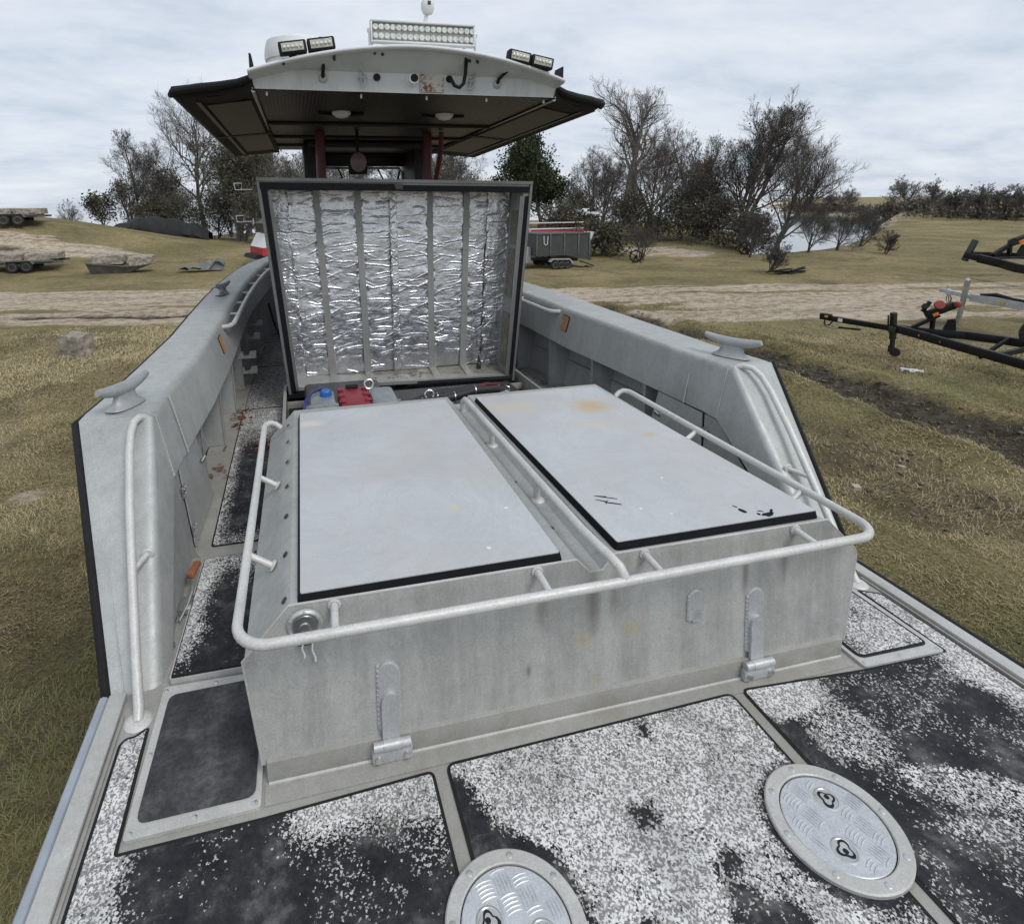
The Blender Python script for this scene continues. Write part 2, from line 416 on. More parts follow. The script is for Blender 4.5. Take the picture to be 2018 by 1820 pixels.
def gz(x, y, micro=True):
    x = np.asarray(x, float); y = np.asarray(y, float)
    amp = 2.55+1.5*sm(-17, -27, x)
    dx = np.maximum(x+19, 0)/10; dyv = np.where(y < 40, (y-40)/6.0, (y-40)/13)
    h = -1.35 + amp*np.exp(-dx*dx-dyv*dyv)
    h = h + .5*sm(20, 60, y)*np.exp(-((x-28)/16)**2) - .1*sm(40, 60, y)
    h = h + 1.5*sm(45, 95, x)*np.exp(-((y-52)/30)**2)
    ins = np.maximum(poly_sd(x, y, W1), poly_sd(x, y, W2))
    h = h - 2.6*sm(-.6, 3.0, ins)*1.0 - np.where(ins > 0, np.maximum(h+1.35, 0)*sm(0, 4, ins), 0)
    if micro:
        s_, m_ = masks(x, y)
        h = h + .10*(fbm(x*.5, y*.5, 2)-.5)
        near = np.exp(-((x-2)/22)**2-((y-10)/18)**2)
        h = h + near*.07*(fbm(x*2.2, y*2.2, 7)-.5) + near*m_*(.26*(fbm(x*2.6, y*2.6, 11, 5)-.5)) - .10*m_*near
        vv = y+.24*x
        h = h + near*s_*.07*(fbm(x*.8, vv*3.4, 13)-.5)
        rd = rut_dist(x, y); h = h + near*.20*np.exp(-((rd-.75)/.22)**2)*fbm(x*1.6, y*1.6, 19)*1.3 - near*.10*np.exp(-(rd/.45)**2)
    return h
def axis(lo, hi, step, far_lo, far_hi, grow=1.13):
    a = list(np.arange(lo, hi+1e-6, step)); s_ = step; q = hi; b = []
    while q < far_hi: s_ *= grow; q += s_; b.append(q)
    s_ = step; q = lo; c = []
    while q > far_lo: s_ *= grow; q -= s_; c.append(q)
    return np.array(c[::-1]+a+b)
xs = axis(-12, 24, .11, -2600, 2600, 1.10); ys = axis(-1, 25, .11, -700, 3200, 1.09)
X, Y = np.meshgrid(xs, ys); Xf, Yf = X.ravel(), Y.ravel()
Z = gz(Xf, Yf)
sandA, mudA = masks(Xf, Yf)
nx_, ny_ = len(xs), len(ys)
ii = np.arange(nx_*ny_).reshape(ny_, nx_)
quads = np.stack([ii[:-1, :-1], ii[:-1, 1:], ii[1:, 1:], ii[1:, :-1]], -1).reshape(-1, 4)
def ground_mat():
    m = Mat("ground_grass", (.12, .11, .05), .95, 0, .2)
    big = m.noise(.35, 6, .62)
    g = m.ramp(big, [(.30, (.135, .122, .054)), (.46, (.212, .178, .084)), (.60, (.285, .228, .120)), (.76, (.36, .292, .165))])
    fine = m.noise(26, 5, .72); fine2 = m.noise(5.5, 5, .7)
    g = m.mix(1, g, m.ramp(fine, [(.28, .45), (.50, 1.0), (.74, 1.75)]), 'MULTIPLY')
    g = m.mix(1, g, m.ramp(fine2, [(.3, .70), (.7, 1.3)]), 'MULTIPLY')
    gp = m.ramp(m.noise(.7, 6, .65), [(.52, 0.0), (.70, .50)])
    g = m.mix(gp, g, (.105, .12, .040))
    dp = m.ramp(m.noise(.55, 8, .72, dist=.6), [(.52, 0.0), (.66, .85)])
    g = m.mix(dp, g, (.12, .095, .062))
    st = m.noise(1.0, 8, .70, src=m.mapped((.9, 5.0, 1), (0, 0, R(13))))
    st2 = m.noise(3.6, 10, .80, src=m.mapped((1, 1.5, 1), (0, 0, R(13))))
    st3 = m.noise(.9, 7, .68, src=m.mapped((.30, 2.6, 1), (0, 0, R(13))))
    st2 = m.mix(.28, st2, st3)
    sandc = m.ramp(st2, [(.36, (.15, .115, .075)), (.45, (.29, .23, .155)), (.52, (.50, .42, .32)), (.66, (.66, .575, .46))])
    sf = m.math('ADD', m.attr("sand"), m.math('MULTIPLY', m.math('SUBTRACT', st, .5), 1.1))
    sf = m.math('ADD', sf, m.math('MULTIPLY', m.math('SUBTRACT', st3, .5), 1.6))
    c = m.mix(m.ramp(sf, [(.40, 0.0), (.62, 1.0)]), g, sandc)
    mn_ = m.noise(6, 9, .8)
    mudc = m.ramp(mn_, [(.34, (.035, .028, .020)), (.47, (.095, .078, .058)), (.56, (.16, .135, .10)), (.70, (.27, .23, .17))])
    mf = m.math('ADD', m.attr("mud"), m.math('MULTIPLY', m.math('SUBTRACT', m.noise(4, 6, .7), .5), .8))
    c = m.mix(m.ramp(mf, [(.40, 0.0), (.70, 1.0)]), c, mudc)
    m.color(c)
    m.bump(m.math('ADD', m.math('ADD', m.math('MULTIPLY', fine, 1.0), m.math('MULTIPLY', m.noise(80, 3), .4)), m.math('MULTIPLY', m.math('MULTIPLY', mn_, m.attr('mud')), 5.0)), .9, .06)
    return m.m
M_ground = ground_mat()
ground = np_mesh("ground", np.stack([Xf, Yf, Z], 1), quads, M_ground, None, {"sand": ('FLOAT', 'POINT', sandA), "mud": ('FLOAT', 'POINT', mudA)})
tag(ground, kind="structure")
mw = Mat("lake_water", (.10, .12, .13), .06, 0, .5)
mw.b.inputs["IOR"].default_value = 1.33
mw.bump(mw.noise(.8, 5, .6, src=mw.mapped((1, 2.2, 1))), .10, .05)
water = MB().add([(-2600, -700, -2.0), (2600, -700, -2.0), (2600, 3200, -2.0), (-2600, 3200, -2.0)], [(0, 1, 2, 3)]).build("water", mw.m)
tag(water, kind="structure")

# grass blades near the boat (nobody could count them)
def grass():
    rng = np.random.default_rng(4)
    n = 2100000
    x = rng.uniform(-10, 13, n); y = rng.uniform(.2, 16, n)
    dist = np.hypot(x+.9, y)
    left = x < -1.3; inhull = (np.abs(x) < 1.75)
    # a simple view wedge with a margin
    ang = np.arctan2(x+.915, y)
    keep = (~inhull) & (ang > -1.1) & (ang < 1.25)
    dens = np.clip((4.0/np.maximum(dist, 2.0))**1.6, .05, 1)
    s_, m_ = masks(x, y)
    keep &= rng.random(n) < dens*(1-.9*s_)*(1-.80*m_*sm(.25, .45, fbm(x*2.2, y*2.2, 57)))
    clump = fbm(x*1.7, y*1.7, 51)
    keep &= rng.random(n) < sm(.22, .5, clump)*.8+.2
    x, y, dist, clump, m_ = x[keep], y[keep], dist[keep], clump[keep], m_[keep]
    n = len(x)
    z = gz(x, y)
    far = np.clip(dist/5, 1, 2.8)
    ln = rng.uniform(.028, .075, n)*(.7+.7*clump)*far**.40
    wd = rng.uniform(.0016, .0032, n)*far**.8
    az = rng.uniform(0, 2*np.pi, n)*.5 + 6.28*fbm(x*.7, y*.7, 61)*2
    el = R(8)+R(50)*rng.random(n)**1.6
    dx, dy, dz = np.cos(az)*np.cos(el), np.sin(az)*np.cos(el), np.sin(el)
    px, py = -np.sin(az), np.cos(az)
    b = np.stack([x, y, z-.004], 1); D = np.stack([dx, dy, dz], 1); P = np.stack([px, py, np.zeros(n)], 1)
    mid = b+D*(ln*.55)[:, None]; tip = b+D*ln[:, None]; tip[:, 2] -= ln*.28
    V = np.stack([b-P*wd[:, None], b+P*wd[:, None], mid+P*(wd*.8)[:, None], tip+P*(wd*.2)[:, None], tip-P*(wd*.2)[:, None], mid-P*(wd*.8)[:, None]], 1).reshape(-1, 3)
    k = np.arange(n)[:, None]*6
    Q = np.concatenate([k+np.array([0, 1, 2, 5]), k+np.array([5, 2, 3, 4])], 0)
    t = fbm(x*.35, y*.35, 71)*.85+.28*fbm(x*2.3, y*2.3, 75)+.42*(rng.random(n)-.5)+.04+.10*sm(2, 6, x)
    greenp = np.maximum(sm(.53, .66, fbm(x*.45, y*.45, 81)), np.exp(-((x+3.35)/.42)**2-((y-5.5)/.40)**2)*1.2*sm(.3, .5, fbm(x*4, y*4, 83)))
    greenp = np.clip(greenp, 0, 1.15)
    stops = np.array([.25, .42, .55, .68, .85])
    cols = np.array([(.150, .135, .062), (.255, .215, .108), (.345, .280, .158), (.37, .305, .165), (.44, .37, .22)])
    C = np.stack([np.interp(t, stops, cols[:, i]) for i in range(3)], 1)
    C = C*(1-.55*greenp[:, None])+np.array((.105, .135, .038))*.55*greenp[:, None]
    C = C*(1-.45*m_[:, None])
    C = np.concatenate([C, np.ones((n, 1))], 1)
    C6 = np.repeat(C, 6, 0)
    m = Mat("grass_blades", (.15, .13, .06), .8, 0, .25); m.color(m.attrc("tint"))
    o = np_mesh("grass", V, Q, m.m, None, {"tint": ('FLOAT_COLOR', 'POINT', C6)}, smooth=False)
    tag(o, kind="stuff")
grass()

# ------------------------------------------------------------------ THE BOAT
boat = thing("patrol_boat", (0, 0, 0), "large bare aluminium work boat in the foreground with open engine lid and hardtop", "boat")

def lerp(a, b, t): return tuple(a[i]+(b[i]-a[i])*t for i in range(3))
def path_at(P, y):
    yy = [p[0] for p in P]
    return tuple(np.interp(y, yy, [p[k] for p in P]) for k in range(1, len(P[0])))
# y, outer x, inner x, lower x, top z
GW = {-1: [(2.9, 1.97, 1.626, 1.557, .745), (3.3, 1.945, 1.640, 1.541, .738), (3.9, 1.91, 1.59, 1.50, .748), (4.6, 1.868, 1.568, 1.476, .766), (5.3, 1.85, 1.54, 1.463, .797), (6.05, 1.815, 1.515, 1.448, .840), (6.7, 1.755, 1.47, 1.41, .889), (7.37, 1.648, 1.39, 1.32, .944), (7.8, 1.52, 1.28, 1.24, .987), (8.1, 1.36, 1.14, 1.10, 1.02), (8.6, 1.13, .93, .88, 1.06), (9.2, .80, .62, .58, 1.10), (9.8, .36, .22, .20, 1.13), (10.05, .06, .02, .02, 1.15)],
      1: [(2.9, 1.95, 1.626, 1.560, .745), (3.3, 1.93, 1.597, 1.552, .738), (3.9, 1.905, 1.57, 1.50, .747), (4.6, 1.855, 1.50, 1.415, .764), (5.3, 1.775, 1.40, 1.355, .80), (6.05, 1.62, 1.29, 1.24, .84), (6.7, 1.50, 1.2, 1.14, .889), (7.37, 1.40, 1.12, 1.06, .944), (7.8, 1.32, 1.06, 1.02, .987), (8.1, 1.22, 1.0, .96, 1.02), (8.6, 1.04, .84, .80, 1.06), (9.2, .76, .58, .54, 1.10), (9.8, .34, .2, .18, 1.13), (10.05, .06, .02, .02, 1.15)]}
def ring(A, B, C, r=.04):
    A, B, C = Vector(A), Vector(B), Vector(C)
    da = (A-B).normalized(); dc = (C-B).normalized()
    p0, p2 = B+da*r, B+dc*r
    out = [A]
    out.append(A+(B-A)*.12)
    for t in (0, .25, .5, .75, 1): out.append(p0*(1-t)**2+B*2*t*(1-t)+p2*t*t)
    out.append(C)
    return out
hullring = {}
for s in (-1, 1):
    OB, OT = (s*1.643, 2.0, 0), (s*1.97, 2.92, .728)
    IB, IT = (s*1.481, 2.004, 0), (s*1.626, 2.856, .754)
    FB, FT = (s*1.462, 2.14, 0), (s*1.557, 2.87, .414)
    rings = []
    for t in (0, .15, .4, .7, .93, 1.0):
        rg = ring(lerp(OB, OT, t), lerp(IB, IT, t), lerp(FB, FT, t))
        C = rg[-1]; rg.append(Vector((C.x+s*.10, C.y+.02, C.z))); rings.append(rg)
    ysn = [3.0, 3.15, 3.4, 3.9, 4.6, 5.3, 5.7, 6.05, 6.4, 6.7, 7.05, 7.37, 7.8, 8.1, 8.6, 9.2, 9.8, 10.05]
    for y in ysn:
        xo, xi, xl, zt = path_at(GW[s], y)
        rg = ring((s*xo, y, zt-.008), (s*xi, y, zt), (s*xl, y, zt-.325))
        C = rg[-1]; rg.append(Vector((C.x+s*.10, C.y, C.z-.004))); rings.append(rg)
    mb = MB(); n = len(rings[0])
    mb.add([p for r_ in rings for p in r_], [(i*n+j, i*n+j+1, (i+1)*n+j+1, (i+1)*n+j) for i in range(len(rings)-1) for j in range(n-1)])
    bul = mb.build("bulwark", M_bulw, boat, 28)
    # weld beads
    wb = MB()
    for (a, b) in (((s*1.622, 3.2, .737), (s*1.540, 3.16, .418)), ((s*1.622, 2.88, .745), (s*1.557, 2.87, .42))):
        a, b = Vector(a), Vector(b); k = 40
        wb.tube([a+(b-a)*i/k+Vector((-s*.0015, 0, 0)) for i in range(k+1)], [.0035+.0015*((i*7) % 3 == 0) for i in range(k+1)], 6)
    wb.tube([lerp((s*1.64, 2.895, .7465), (s*1.955, 2.935, .7295), t/8) for t in range(9)], .003, 6)
    wb.tube([lerp((s*1.60, 1.996, .002), (s*1.905, 2.86, .690), t/8) for t in range(9)], .0025, 6)
    wb.build("weld_bead", M_frame, bul)
    # black rub strips on the outer edge
    rb = MB()
    rb.beam((s*1.655, 2.0, -.01), (s*1.985, 2.93, .72), .03, .035, (0, 1, .3), .004)
    rb.build("rub_strip", M_black, bul)
    rb = MB(); pts = []
    for y in [2.93]+ysn[1:-2]:
        xo, xi, xl, zt = path_at(GW[s], y); pts.append((s*(xo+.012), y, zt-.035))
    rb.tube(pts, .022, 8); rb.build("rub_strip", M_black, bul)
    # handrail on the aft slope
    hr = MB()
    k_ = 1 if s > 0 else 0
    pth = [(s*1.664, 2.865, .738), (s*(1.680+.010*k_), 2.838, .752), (s*(1.697+.030*k_), 2.805, .742), (s*(1.702+.045*k_), 2.755, .705), (s*(1.695+.052*k_), 2.68, .640), (s*(1.660+.045*k_), 2.49, .490), (s*(1.612+.030*k_), 2.27, .315), (s*(1.555+.012*k_), 2.02, .122), (s*1.525, 1.90, .03), (s*1.523, 1.872, .002)]
    hr.tube(pth, .0178, 14)
    hr.cyl((s*(1.612+.03*k_), 2.27, .315), (s*(1.575+.02*k_), 2.375, .320), .013); hr.lathe([(.028, 0), (.024, .008)], (s*(1.576+.02*k_), 2.368, .320), 16, Matrix.Rotation(R(90), 3, 'X'))
    hr.lathe([(.046, .001), (.040, .007), (.026, .011)], (s*1.523, 1.872, 0), 24)
    hr.build("handrail", M_tube, bul)
    # cleats
    def cleat(px, py, pz, sc, rz):
        c = MB(); rot = Matrix.Rotation(rz, 3, 'Z')
        def T(p): return Vector((px, py, pz)) + rot @ (Vector(p)*sc)
        horn = [T((0, -.185+.37*t, .094+.030*(2*t-1)**2+.0)) for t in np.linspace(0, 1, 15)]
        rad = [sc*(.012+.023*math.sin(math.pi*min(max(t, .0), 1.0))**.6) for t in np.linspace(.03, .97, 15)]
        c.tube(horn, rad, 14)
        # waisted body under the horn, flaring into an oval foot, with a narrow eye through it
        prof_c = [(0, .066, .125), (.006, .062, .118), (.016, .046, .098), (.032, .034, .082), (.055, .028, .072), (.078, .027, .078), (.098, .024, .092)]
        V_ = []; F_ = []; m_ = 28
        for (z_, rx_, ry_) in prof_c:
            for q in range(m_):
                a_ = 2*math.pi*q/m_; V_.append(T((rx_*math.copysign(abs(math.cos(a_))**.8, math.cos(a_)), ry_*math.copysign(abs(math.sin(a_))**.8, math.sin(a_)), z_)))
        for i_ in range(len(prof_c)-1):
            for q in range(m_): F_.append((i_*m_+q, i_*m_+(q+1) % m_, (i_+1)*m_+(q+1) % m_, (i_+1)*m_+q))
        F_.append(tuple(range(m_-1, -1, -1))); F_.append(tuple((len(prof_c)-1)*m_+q for q in range(m_)))
        c.add(V_, F_)
        return c
    cleat(s*1.80, 3.07, .745, .95, R(24*s)).build("cleat", M_cast, bul)
    xo, xi, xl, zt = path_at(GW[s], 6.1)
    cleat(s*(xo+xi)/2, 6.1, zt, .85, R(20*s)).build("cleat", M_cast, bul)
    # forward grab rail on the inner face
    fr = MB()
    if s < 0: ph = [(4.96, .052, .0), (5.0, .055, .06), (5.08, .055, .085)]+[(y, .055, .085) for y in (5.5, 6.0, 6.5, 7.0, 7.4, 7.7)]
    else: ph = [(4.84, .052, 0), (4.88, .055, .06), (4.95, .055, .085)]+[(y, .055, .085) for y in (5.4, 5.9, 6.4)]
    pts = []
    for y, dz, dx in ph:
        xo, xi, xl, zt = path_at(GW[s], y); pts.append((s*(xi-dx), y, zt-dz))
    fr.tube(pts, .02, 12)
    for y in ((5.45, 5.9, 6.35, 6.8, 7.25, 7.6) if s < 0 else (5.5, 6.0, 6.4)):
        xo, xi, xl, zt = path_at(GW[s], y)
        fr.cyl((s*(xi-.085), y, zt-.055), (s*(xi+.01), y, zt-.055), .012, 10)
    fr.build("grab_rail", M_tube, bul)
    # hull skin outside and floor side inside
    st = []
    for y in [-1.2, 0, 1.0, 1.95, 2.0]: st.append((y, 1.655, -.012))
    for t in (.25, .5, .75, 1.0):
        p = lerp(OB, OT, t); st.append((p[1], abs(p[0])+.012, p[2]-.01))
    for y in ysn[1:]:
        xo, xi, xl, zt = path_at(GW[s], y); st.append((y, xo, zt-.012))
    rows = []
    for (y, xo, zt) in st:
        f = 1-max(0, (y-6)/4.05)**2
        f2 = max(f, .02)
        rows.append([(s*xo, y, zt), (s*(min(xo, 1.70)*.97*(.35+.65*f2)), y, -.25), (s*1.5*(.25+.75*f2)*min(1, xo/1.4), y, -.60), (s*.75*f2*min(1, xo/1.4), y, -.88), (0, y, -1.08+.5*max(0, (y-7)/3)**2)])
    MB().grid(rows).build("hull", M_alum, boat, 25)
    # inside hull lining behind the frames
    rows = []
    for y in np.linspace(2.3, 8.6, 26):
        if y < 2.95: xo, xi, xl, zt = path_at(GW[s], 2.95); zt = .3; xo = 1.75
        else: xo, xi, xl, zt = path_at(GW[s], y)
        rows.append([(s*(xo-.04), y, zt-.05), (s*(xo-.17), y, zt-.33), (s*(xo-.29), y, .004)])
    MB().grid(rows).build("inner_lining", M_inner, boat)
    # web frames with stringers between
    fy = [2.9, 3.55, 4.20, 4.88, 5.50, 6.15, 6.8, 7.4]
    for y in fy:
        xo, xi, xl, zt = path_at(GW[s], max(y, 2.95)); sl = .05
        web = MB().prism([(s*(xl-.01 if s < 0 else xl-.005), y, .003), (s*(xo-.285), y, .003), (s*(xo-.16), y+sl, zt-.30), (s*(xl+.02), y+sl, zt-.315)], (0, .009, 0))
        web.beam((s*(xl-.005), y+.006, .003), (s*(xl+.018), y+.006+sl, zt-.318), .03, .008, (s, 0, 0))
        web.build("web_frame", M_inner, boat)
    sg = MB()
    for a, b in zip(fy[:-1], fy[1:]):
        xa = path_at(GW[s], max(a, 2.95)); xb = path_at(GW[s], b)
        sg.beam((s*(xa[0]-.225), a+.02, .24), (s*(xb[0]-.225), b-.0, .24), .045, .007, (0, 0, 1))
    sg.build("stringer", M_inner, boat)
    # orange leather-like fairlead patches on the inner face
    yo = 4.72; xo, xi, xl, zt = path_at(GW[s], yo)
    def infc(y, dz):
        a = path_at(GW[s], y); t = dz/.325; return (s*(a[1]+(a[2]-a[1])*t-.004), y, a[3]-dz)
    pp = []
    for (dy, dz) in [(-.055, .055), (.04, .05), (.058, .07), (.052, .10), (.02, .115), (.022, .135), (.052, .15), (.055, .185), (.035, .20), (-.05, .205), (-.06, .19), (-.06, .07)]:
        pp.append(infc(yo+dy*.80, .128+(dz-.128)*.85))
    MB().prism(pp, (-s*.006, 0, 0)).build("orange_tab", M_orange, bul)
    qq = []
    cx_ = np.mean([p[1] for p in pp]); cz_ = np.mean([p[2] for p in pp])
    for p in pp: qq.append((p[0]+s*.003, cx_+(p[1]-cx_)*1.16, cz_+(p[2]-cz_)*1.10))
    MB().prism(qq, (-s*.004, 0, 0)).build("tab_backing", M_black, bul)

# door panel (hinged) on the left side, and bare plate on the right
for s in (-1, 1):
    dp = MB().prism([(s*1.490, 2.90, .012), (s*1.475, 3.46, .012), (s*1.548, 3.44, .405), (s*1.558, 3.0, .405)], (s*.006, 0, 0))
    dpo = dp.build("locker_door", M_bulw, boat)
    MB().prism([(s*1.482, 2.26, .004), (s*1.497, 2.885, .004), (s*1.566, 2.985, .404), (s*1.572, 2.88, .404)], (s*.006, 0, 0)).build("closing_plate", M_inner, boat)
    for (y, z) in ((2.935, .30), (2.925, .09)):
        x = s*(1.490+.17*z-.006); hw = MB()
        hw.box((x-.006, y-.02, z-.03), (x+.006, y+.03, z+.03), .003)
        for (dy, dz) in ((-.012, -.018), (-.012, .018), (.02, -.018), (.02, .018)):
            hw.cyl((x, y+dy, z+dz), (x-s*.012, y+dy, z+dz), .006, 8)
        hw.build("door_hinge", M_steel, dpo)
    lt = MB(); lt.box((s*1.53-.012, 3.36, .24), (s*1.53+.008, 3.44, .27), .003); lt.tube([(s*1.515, 3.38, .26), (s*1.50, 3.40, .28), (s*1.505, 3.42, .25)], .006, 8)
    lt.build("latch", M_steel, dpo)

# ------------------------------------------------------------------ deck
dk = MB()
outline = [(-1.60, -1.2), (1.60, -1.2), (1.60, 4.0), (1.56, 5.3), (1.36, 6.4), (1.2, 7.4), (.8, 8.8), (.2, 9.8), (-.2, 9.8), (-.8, 8.9), (-1.25, 8.0), (-1.5, 6.8), (-1.60, 5.3)]
dk.prism([(x, y, -.02) for x, y in outline], (0, 0, .02))
deck = dk.build("deck", M_deckalu, boat)
for s in (-1, 1):
    t = MB(); t.box((s*1.616-.029, -1.2, .0), (s*1.616+.029, 1.992, .020), .004); t.build("toe_rail", M_frame, deck)
    t = MB(); t.tube([(s*1.664, -1.2, .0), (s*1.664, 1.99, .0)], .018, 10); t.build("deck_edge_strip", M_strip if s < 0 else M_black, deck)
    t = MB(); t.box((s*1.5785-.006, -1.2, .0005), (s*1.5785+.006, 1.9, .008), .002); t.build("weld_seam", M_deckalu, deck)

def rounded(pts, r=.03, n=5):
    out = []; k = len(pts)
    for i in range(k):
        p = Vector((*pts[i][:2], 0)); a = Vector((*pts[i-1][:2], 0)); b = Vector((*pts[(i+1) % k][:2], 0))
        rad = pts[i][2] if len(pts[i]) > 2 else r
        da = (a-p); db = (b-p); rad = min(rad, da.length*.45, db.length*.45)
        if rad < .002: out.append((p.x, p.y)); continue
        p0 = p+da.normalized()*rad; p2 = p+db.normalized()*rad
        for t in np.linspace(0, 1, n):
            q = p0*(1-t)**2+p*2*t*(1-t)+p2*t*t; out.append((q.x, q.y))
    return out
def inset(poly, dd):
    """simple inward offset of a closed 2-D loop"""
    n = len(poly); area = sum(poly[i][0]*poly[(i+1) % n][1]-poly[(i+1) % n][0]*poly[i][1] for i in range(n)); sg = 1 if area > 0 else -1
    out = []
    for i in range(n):
        a, p, b = Vector(poly[i-1]), Vector(poly[i]), Vector(poly[(i+1) % n])
        e1 = (p-a).normalized() if (p-a).length > 1e-7 else (b-p).normalized(); e2 = (b-p).normalized() if (b-p).length > 1e-7 else e1
        nrm = Vector((-(e1.y+e2.y), e1.x+e2.x))*sg
        if nrm.length < 1e-6: nrm = Vector((-e1.y, e1.x))*sg
        nrm.normalize(); cosv = max(.5, nrm.dot(Vector((-e1.y, e1.x))*sg)); q = p+nrm*dd/cosv; out.append((q.x, q.y))
    return out
def nonskid(name, poly, z, wear, parent, cut=.02, edge=.010, thick=.0035, own=True):
    base = MB().prism([(x, y, z) for x, y in poly], (0, 0, thick)).build(name, M_black, parent)
    pin = inset(poly, edge)
    bm = bmesh.new(); vs = [bm.verts.new((x, y, z+thick+.0012)) for x, y in pin]; bm.faces.new(vs)
    x0 = min(p[0] for p in pin); x1 = max(p[0] for p in pin); y0 = max(min(p[1] for p in pin), .4); y1 = max(p[1] for p in pin)
    for xx in np.arange(x0+cut, x1, cut): bmesh.ops.bisect_plane(bm, geom=bm.verts[:]+bm.edges[:]+bm.faces[:], plane_co=(xx, 0, 0), plane_no=(1, 0, 0))
    for yy in np.arange(y0+cut, y1, cut): bmesh.ops.bisect_plane(bm, geom=bm.verts[:]+bm.edges[:]+bm.faces[:], plane_co=(0, yy, 0), plane_no=(0, 1, 0))
    bmesh.ops.recalc_face_normals(bm, faces=bm.faces)
    if sum(f.normal.z for f in bm.faces) < 0: bmesh.ops.reverse_faces(bm, faces=bm.faces)
    me = bpy.data.meshes.new("worn_surface"); bm.to_mesh(me); bm.free()
    co = np.empty(len(me.vertices)*3, np.float32); me.vertices.foreach_get("co", co); co = co.reshape(-1, 3)
    a = me.attributes.new("wear", 'FLOAT', 'POINT'); a.data.foreach_set("value", np.clip(wear(co[:, 0], co[:, 1]), 0, 1).astype(np.float32))
    me.materials.append(M_flake)
    o = bpy.data.objects.new("worn_surface", me); COL.objects.link(o); o.parent = base if own else parent
    return o
def nz(x, y, sc=6, sd=0): return fbm(x*sc, y*sc, 100+sd, 4)-.5
def g(x, y, cx, cy, sx, sy, ang=0):
    ca, sa = math.cos(R(ang)), math.sin(R(ang)); u = (x-cx)*ca+(y-cy)*sa; v = -(x-cx)*sa+(y-cy)*ca
    return np.exp(-(u/sx)**2-(v/sy)**2)
C1, C2 = (-.474, 1.03), (.488, 1.046)
def wearA(x, y):
    f = 1.0*(1-sm(-1.475, -1.39+.10*np.clip(1.5-y, 0, 1), x+.10*nz(x, y, 9, 1)))
    t = sm(1.27+.0*x, 1.40, y+.11*nz(x, y, 8, 2)+.02*np.sin(x*9))*sm(-1.06, -.97, x)*1.0
    f = np.maximum(f, t)
    f = np.maximum(f, .30*sm(.46, .62, fbm(x*9, y*9, 131))*sm(1.05, 1.30, y)*sm(-1.0, -.85, x))
    f = np.maximum(f, .12*sm(.5, .65, fbm(x*5, y*5, 133)))
    f = np.where(y > 1.47, np.maximum(f, 1-sm(-1.49, -1.475, x+.02*nz(x, y, 14, 6))), f)
    return f*sm(.19, .23, np.hypot(x-C1[0], y-C1[1])+.05*nz(x, y, 12, 3))
def wearB(x, y):
    f = .97+0*x
    f = f - 1.3*(1-sm(-.535+.015, -.44+.05*np.clip((1.4-y)*2, 0, 1), x+.08*nz(x, y, 10, 4)))*(1-sm(1.40, 1.44, y))
    f = f - 1.1*(1-sm(.18, .235, np.hypot(x-C1[0], y-C1[1])+.06*nz(x, y, 12, 5)))
    f = f - 1.3*(1-sm(.178, .198, np.hypot(x-C2[0], y-C2[1])+.03*nz(x, y, 14, 6)))
    f = f - .9*sm(.455, .57, fbm(x*7, y*7, 141)+.42*g(x, y, .12, .98, .07, .16, -18)+.22*g(x, y, -.03, 1.2, .07, .05)+.2*g(x, y, .18, .80, .12, .10)-.22)
    f = f - .35*sm(.5, .7, fbm(x*4, y*4, 143))*(1-sm(.85, 1.1, y))
    f = f - .8*sm(.515, .53, x)*(1-sm(1.30, 1.40, y))
    return f
def wearC(x, y):
    f = 1.05*sm(1.40, 1.49, x+.10*nz(x, y, 8, 7)+.03)
    f = np.maximum(f, 1.0*sm(.42, .60, g(x, y, .68, 1.46, .22, .14, 0)+.30*nz(x, y, 8, 8)))
    f = np.maximum(f, .62*sm(.38, .62, g(x, y, .78, 1.28, .16, .16, -45)+.5*nz(x, y, 9, 9)))
    f = np.maximum(f, .72*sm(.40, .70, g(x, y, 1.0, 1.03, .28, .08, -25)+.55*nz(x, y, 10, 10)))
    f = np.maximum(f, .60*sm(.40, .70, g(x, y, .92, .93, .20, .07, -20)+.55*nz(x, y, 10, 14)))
    f = np.maximum(f, .20*sm(.46, .6, fbm(x*8, y*8, 151)))
    return f*sm(.182, .21, np.hypot(x-C2[0], y-C2[1])+.03*nz(x, y, 12, 11))
pA = rounded([(-.575, -1.2), (-.575, 1.468, .025), (-1.085, 1.446, .004), (-1.472, 1.440, .004), (-1.478, 1.836, .012), (-1.495, 1.832, .004), (-1.52, 1.812, .01), (-1.545, 1.812, .01), (-1.563, 1.79, .012), (-1.569, -1.2)], .01)
nonskid("deck_panel", pA, .0005, wearA, boat, .022)
pB = rounded([(-.535, -1.2), (.532, -1.2), (.532, 1.497, .03), (-.535, 1.478, .03)])
nonskid("deck_panel", pB, .0005, wearB, boat, .022)
pC = rounded([(.572, -1.2), (1.57, -1.2), (1.563, 1.79, .012), (1.478, 1.836, .012), (1.472, 1.47, .004), (1.09, 1.470, .004), (.572, 1.502, .03)])
nonskid("deck_panel", pC, .0005, wearC, boat, .022)
M_dusty = Mat("dusty_black_mat", (.03, .03, .03), .8)
c = M_dusty.ramp(M_dusty.noise(5, 8, .72), [(.32, (.014, .014, .017)), (.48, (.034, .034, .036)), (.68, (.10, .099, .096))])
M_dusty.color(M_dusty.mix(1, c, M_dusty.ramp(M_dusty.noise(60, 4, .7), [(.3, .6), (.7, 1.5)]), 'MULTIPLY'))
M_dusty.bump(M_dusty.noise(220, 2), .4, .003); M_dusty = M_dusty.m
def screw(mb, x, y, z):
    mb.lathe([(.0085, 0), (.0085, .0014), (.006, .0026)], (x, y, z), 14)
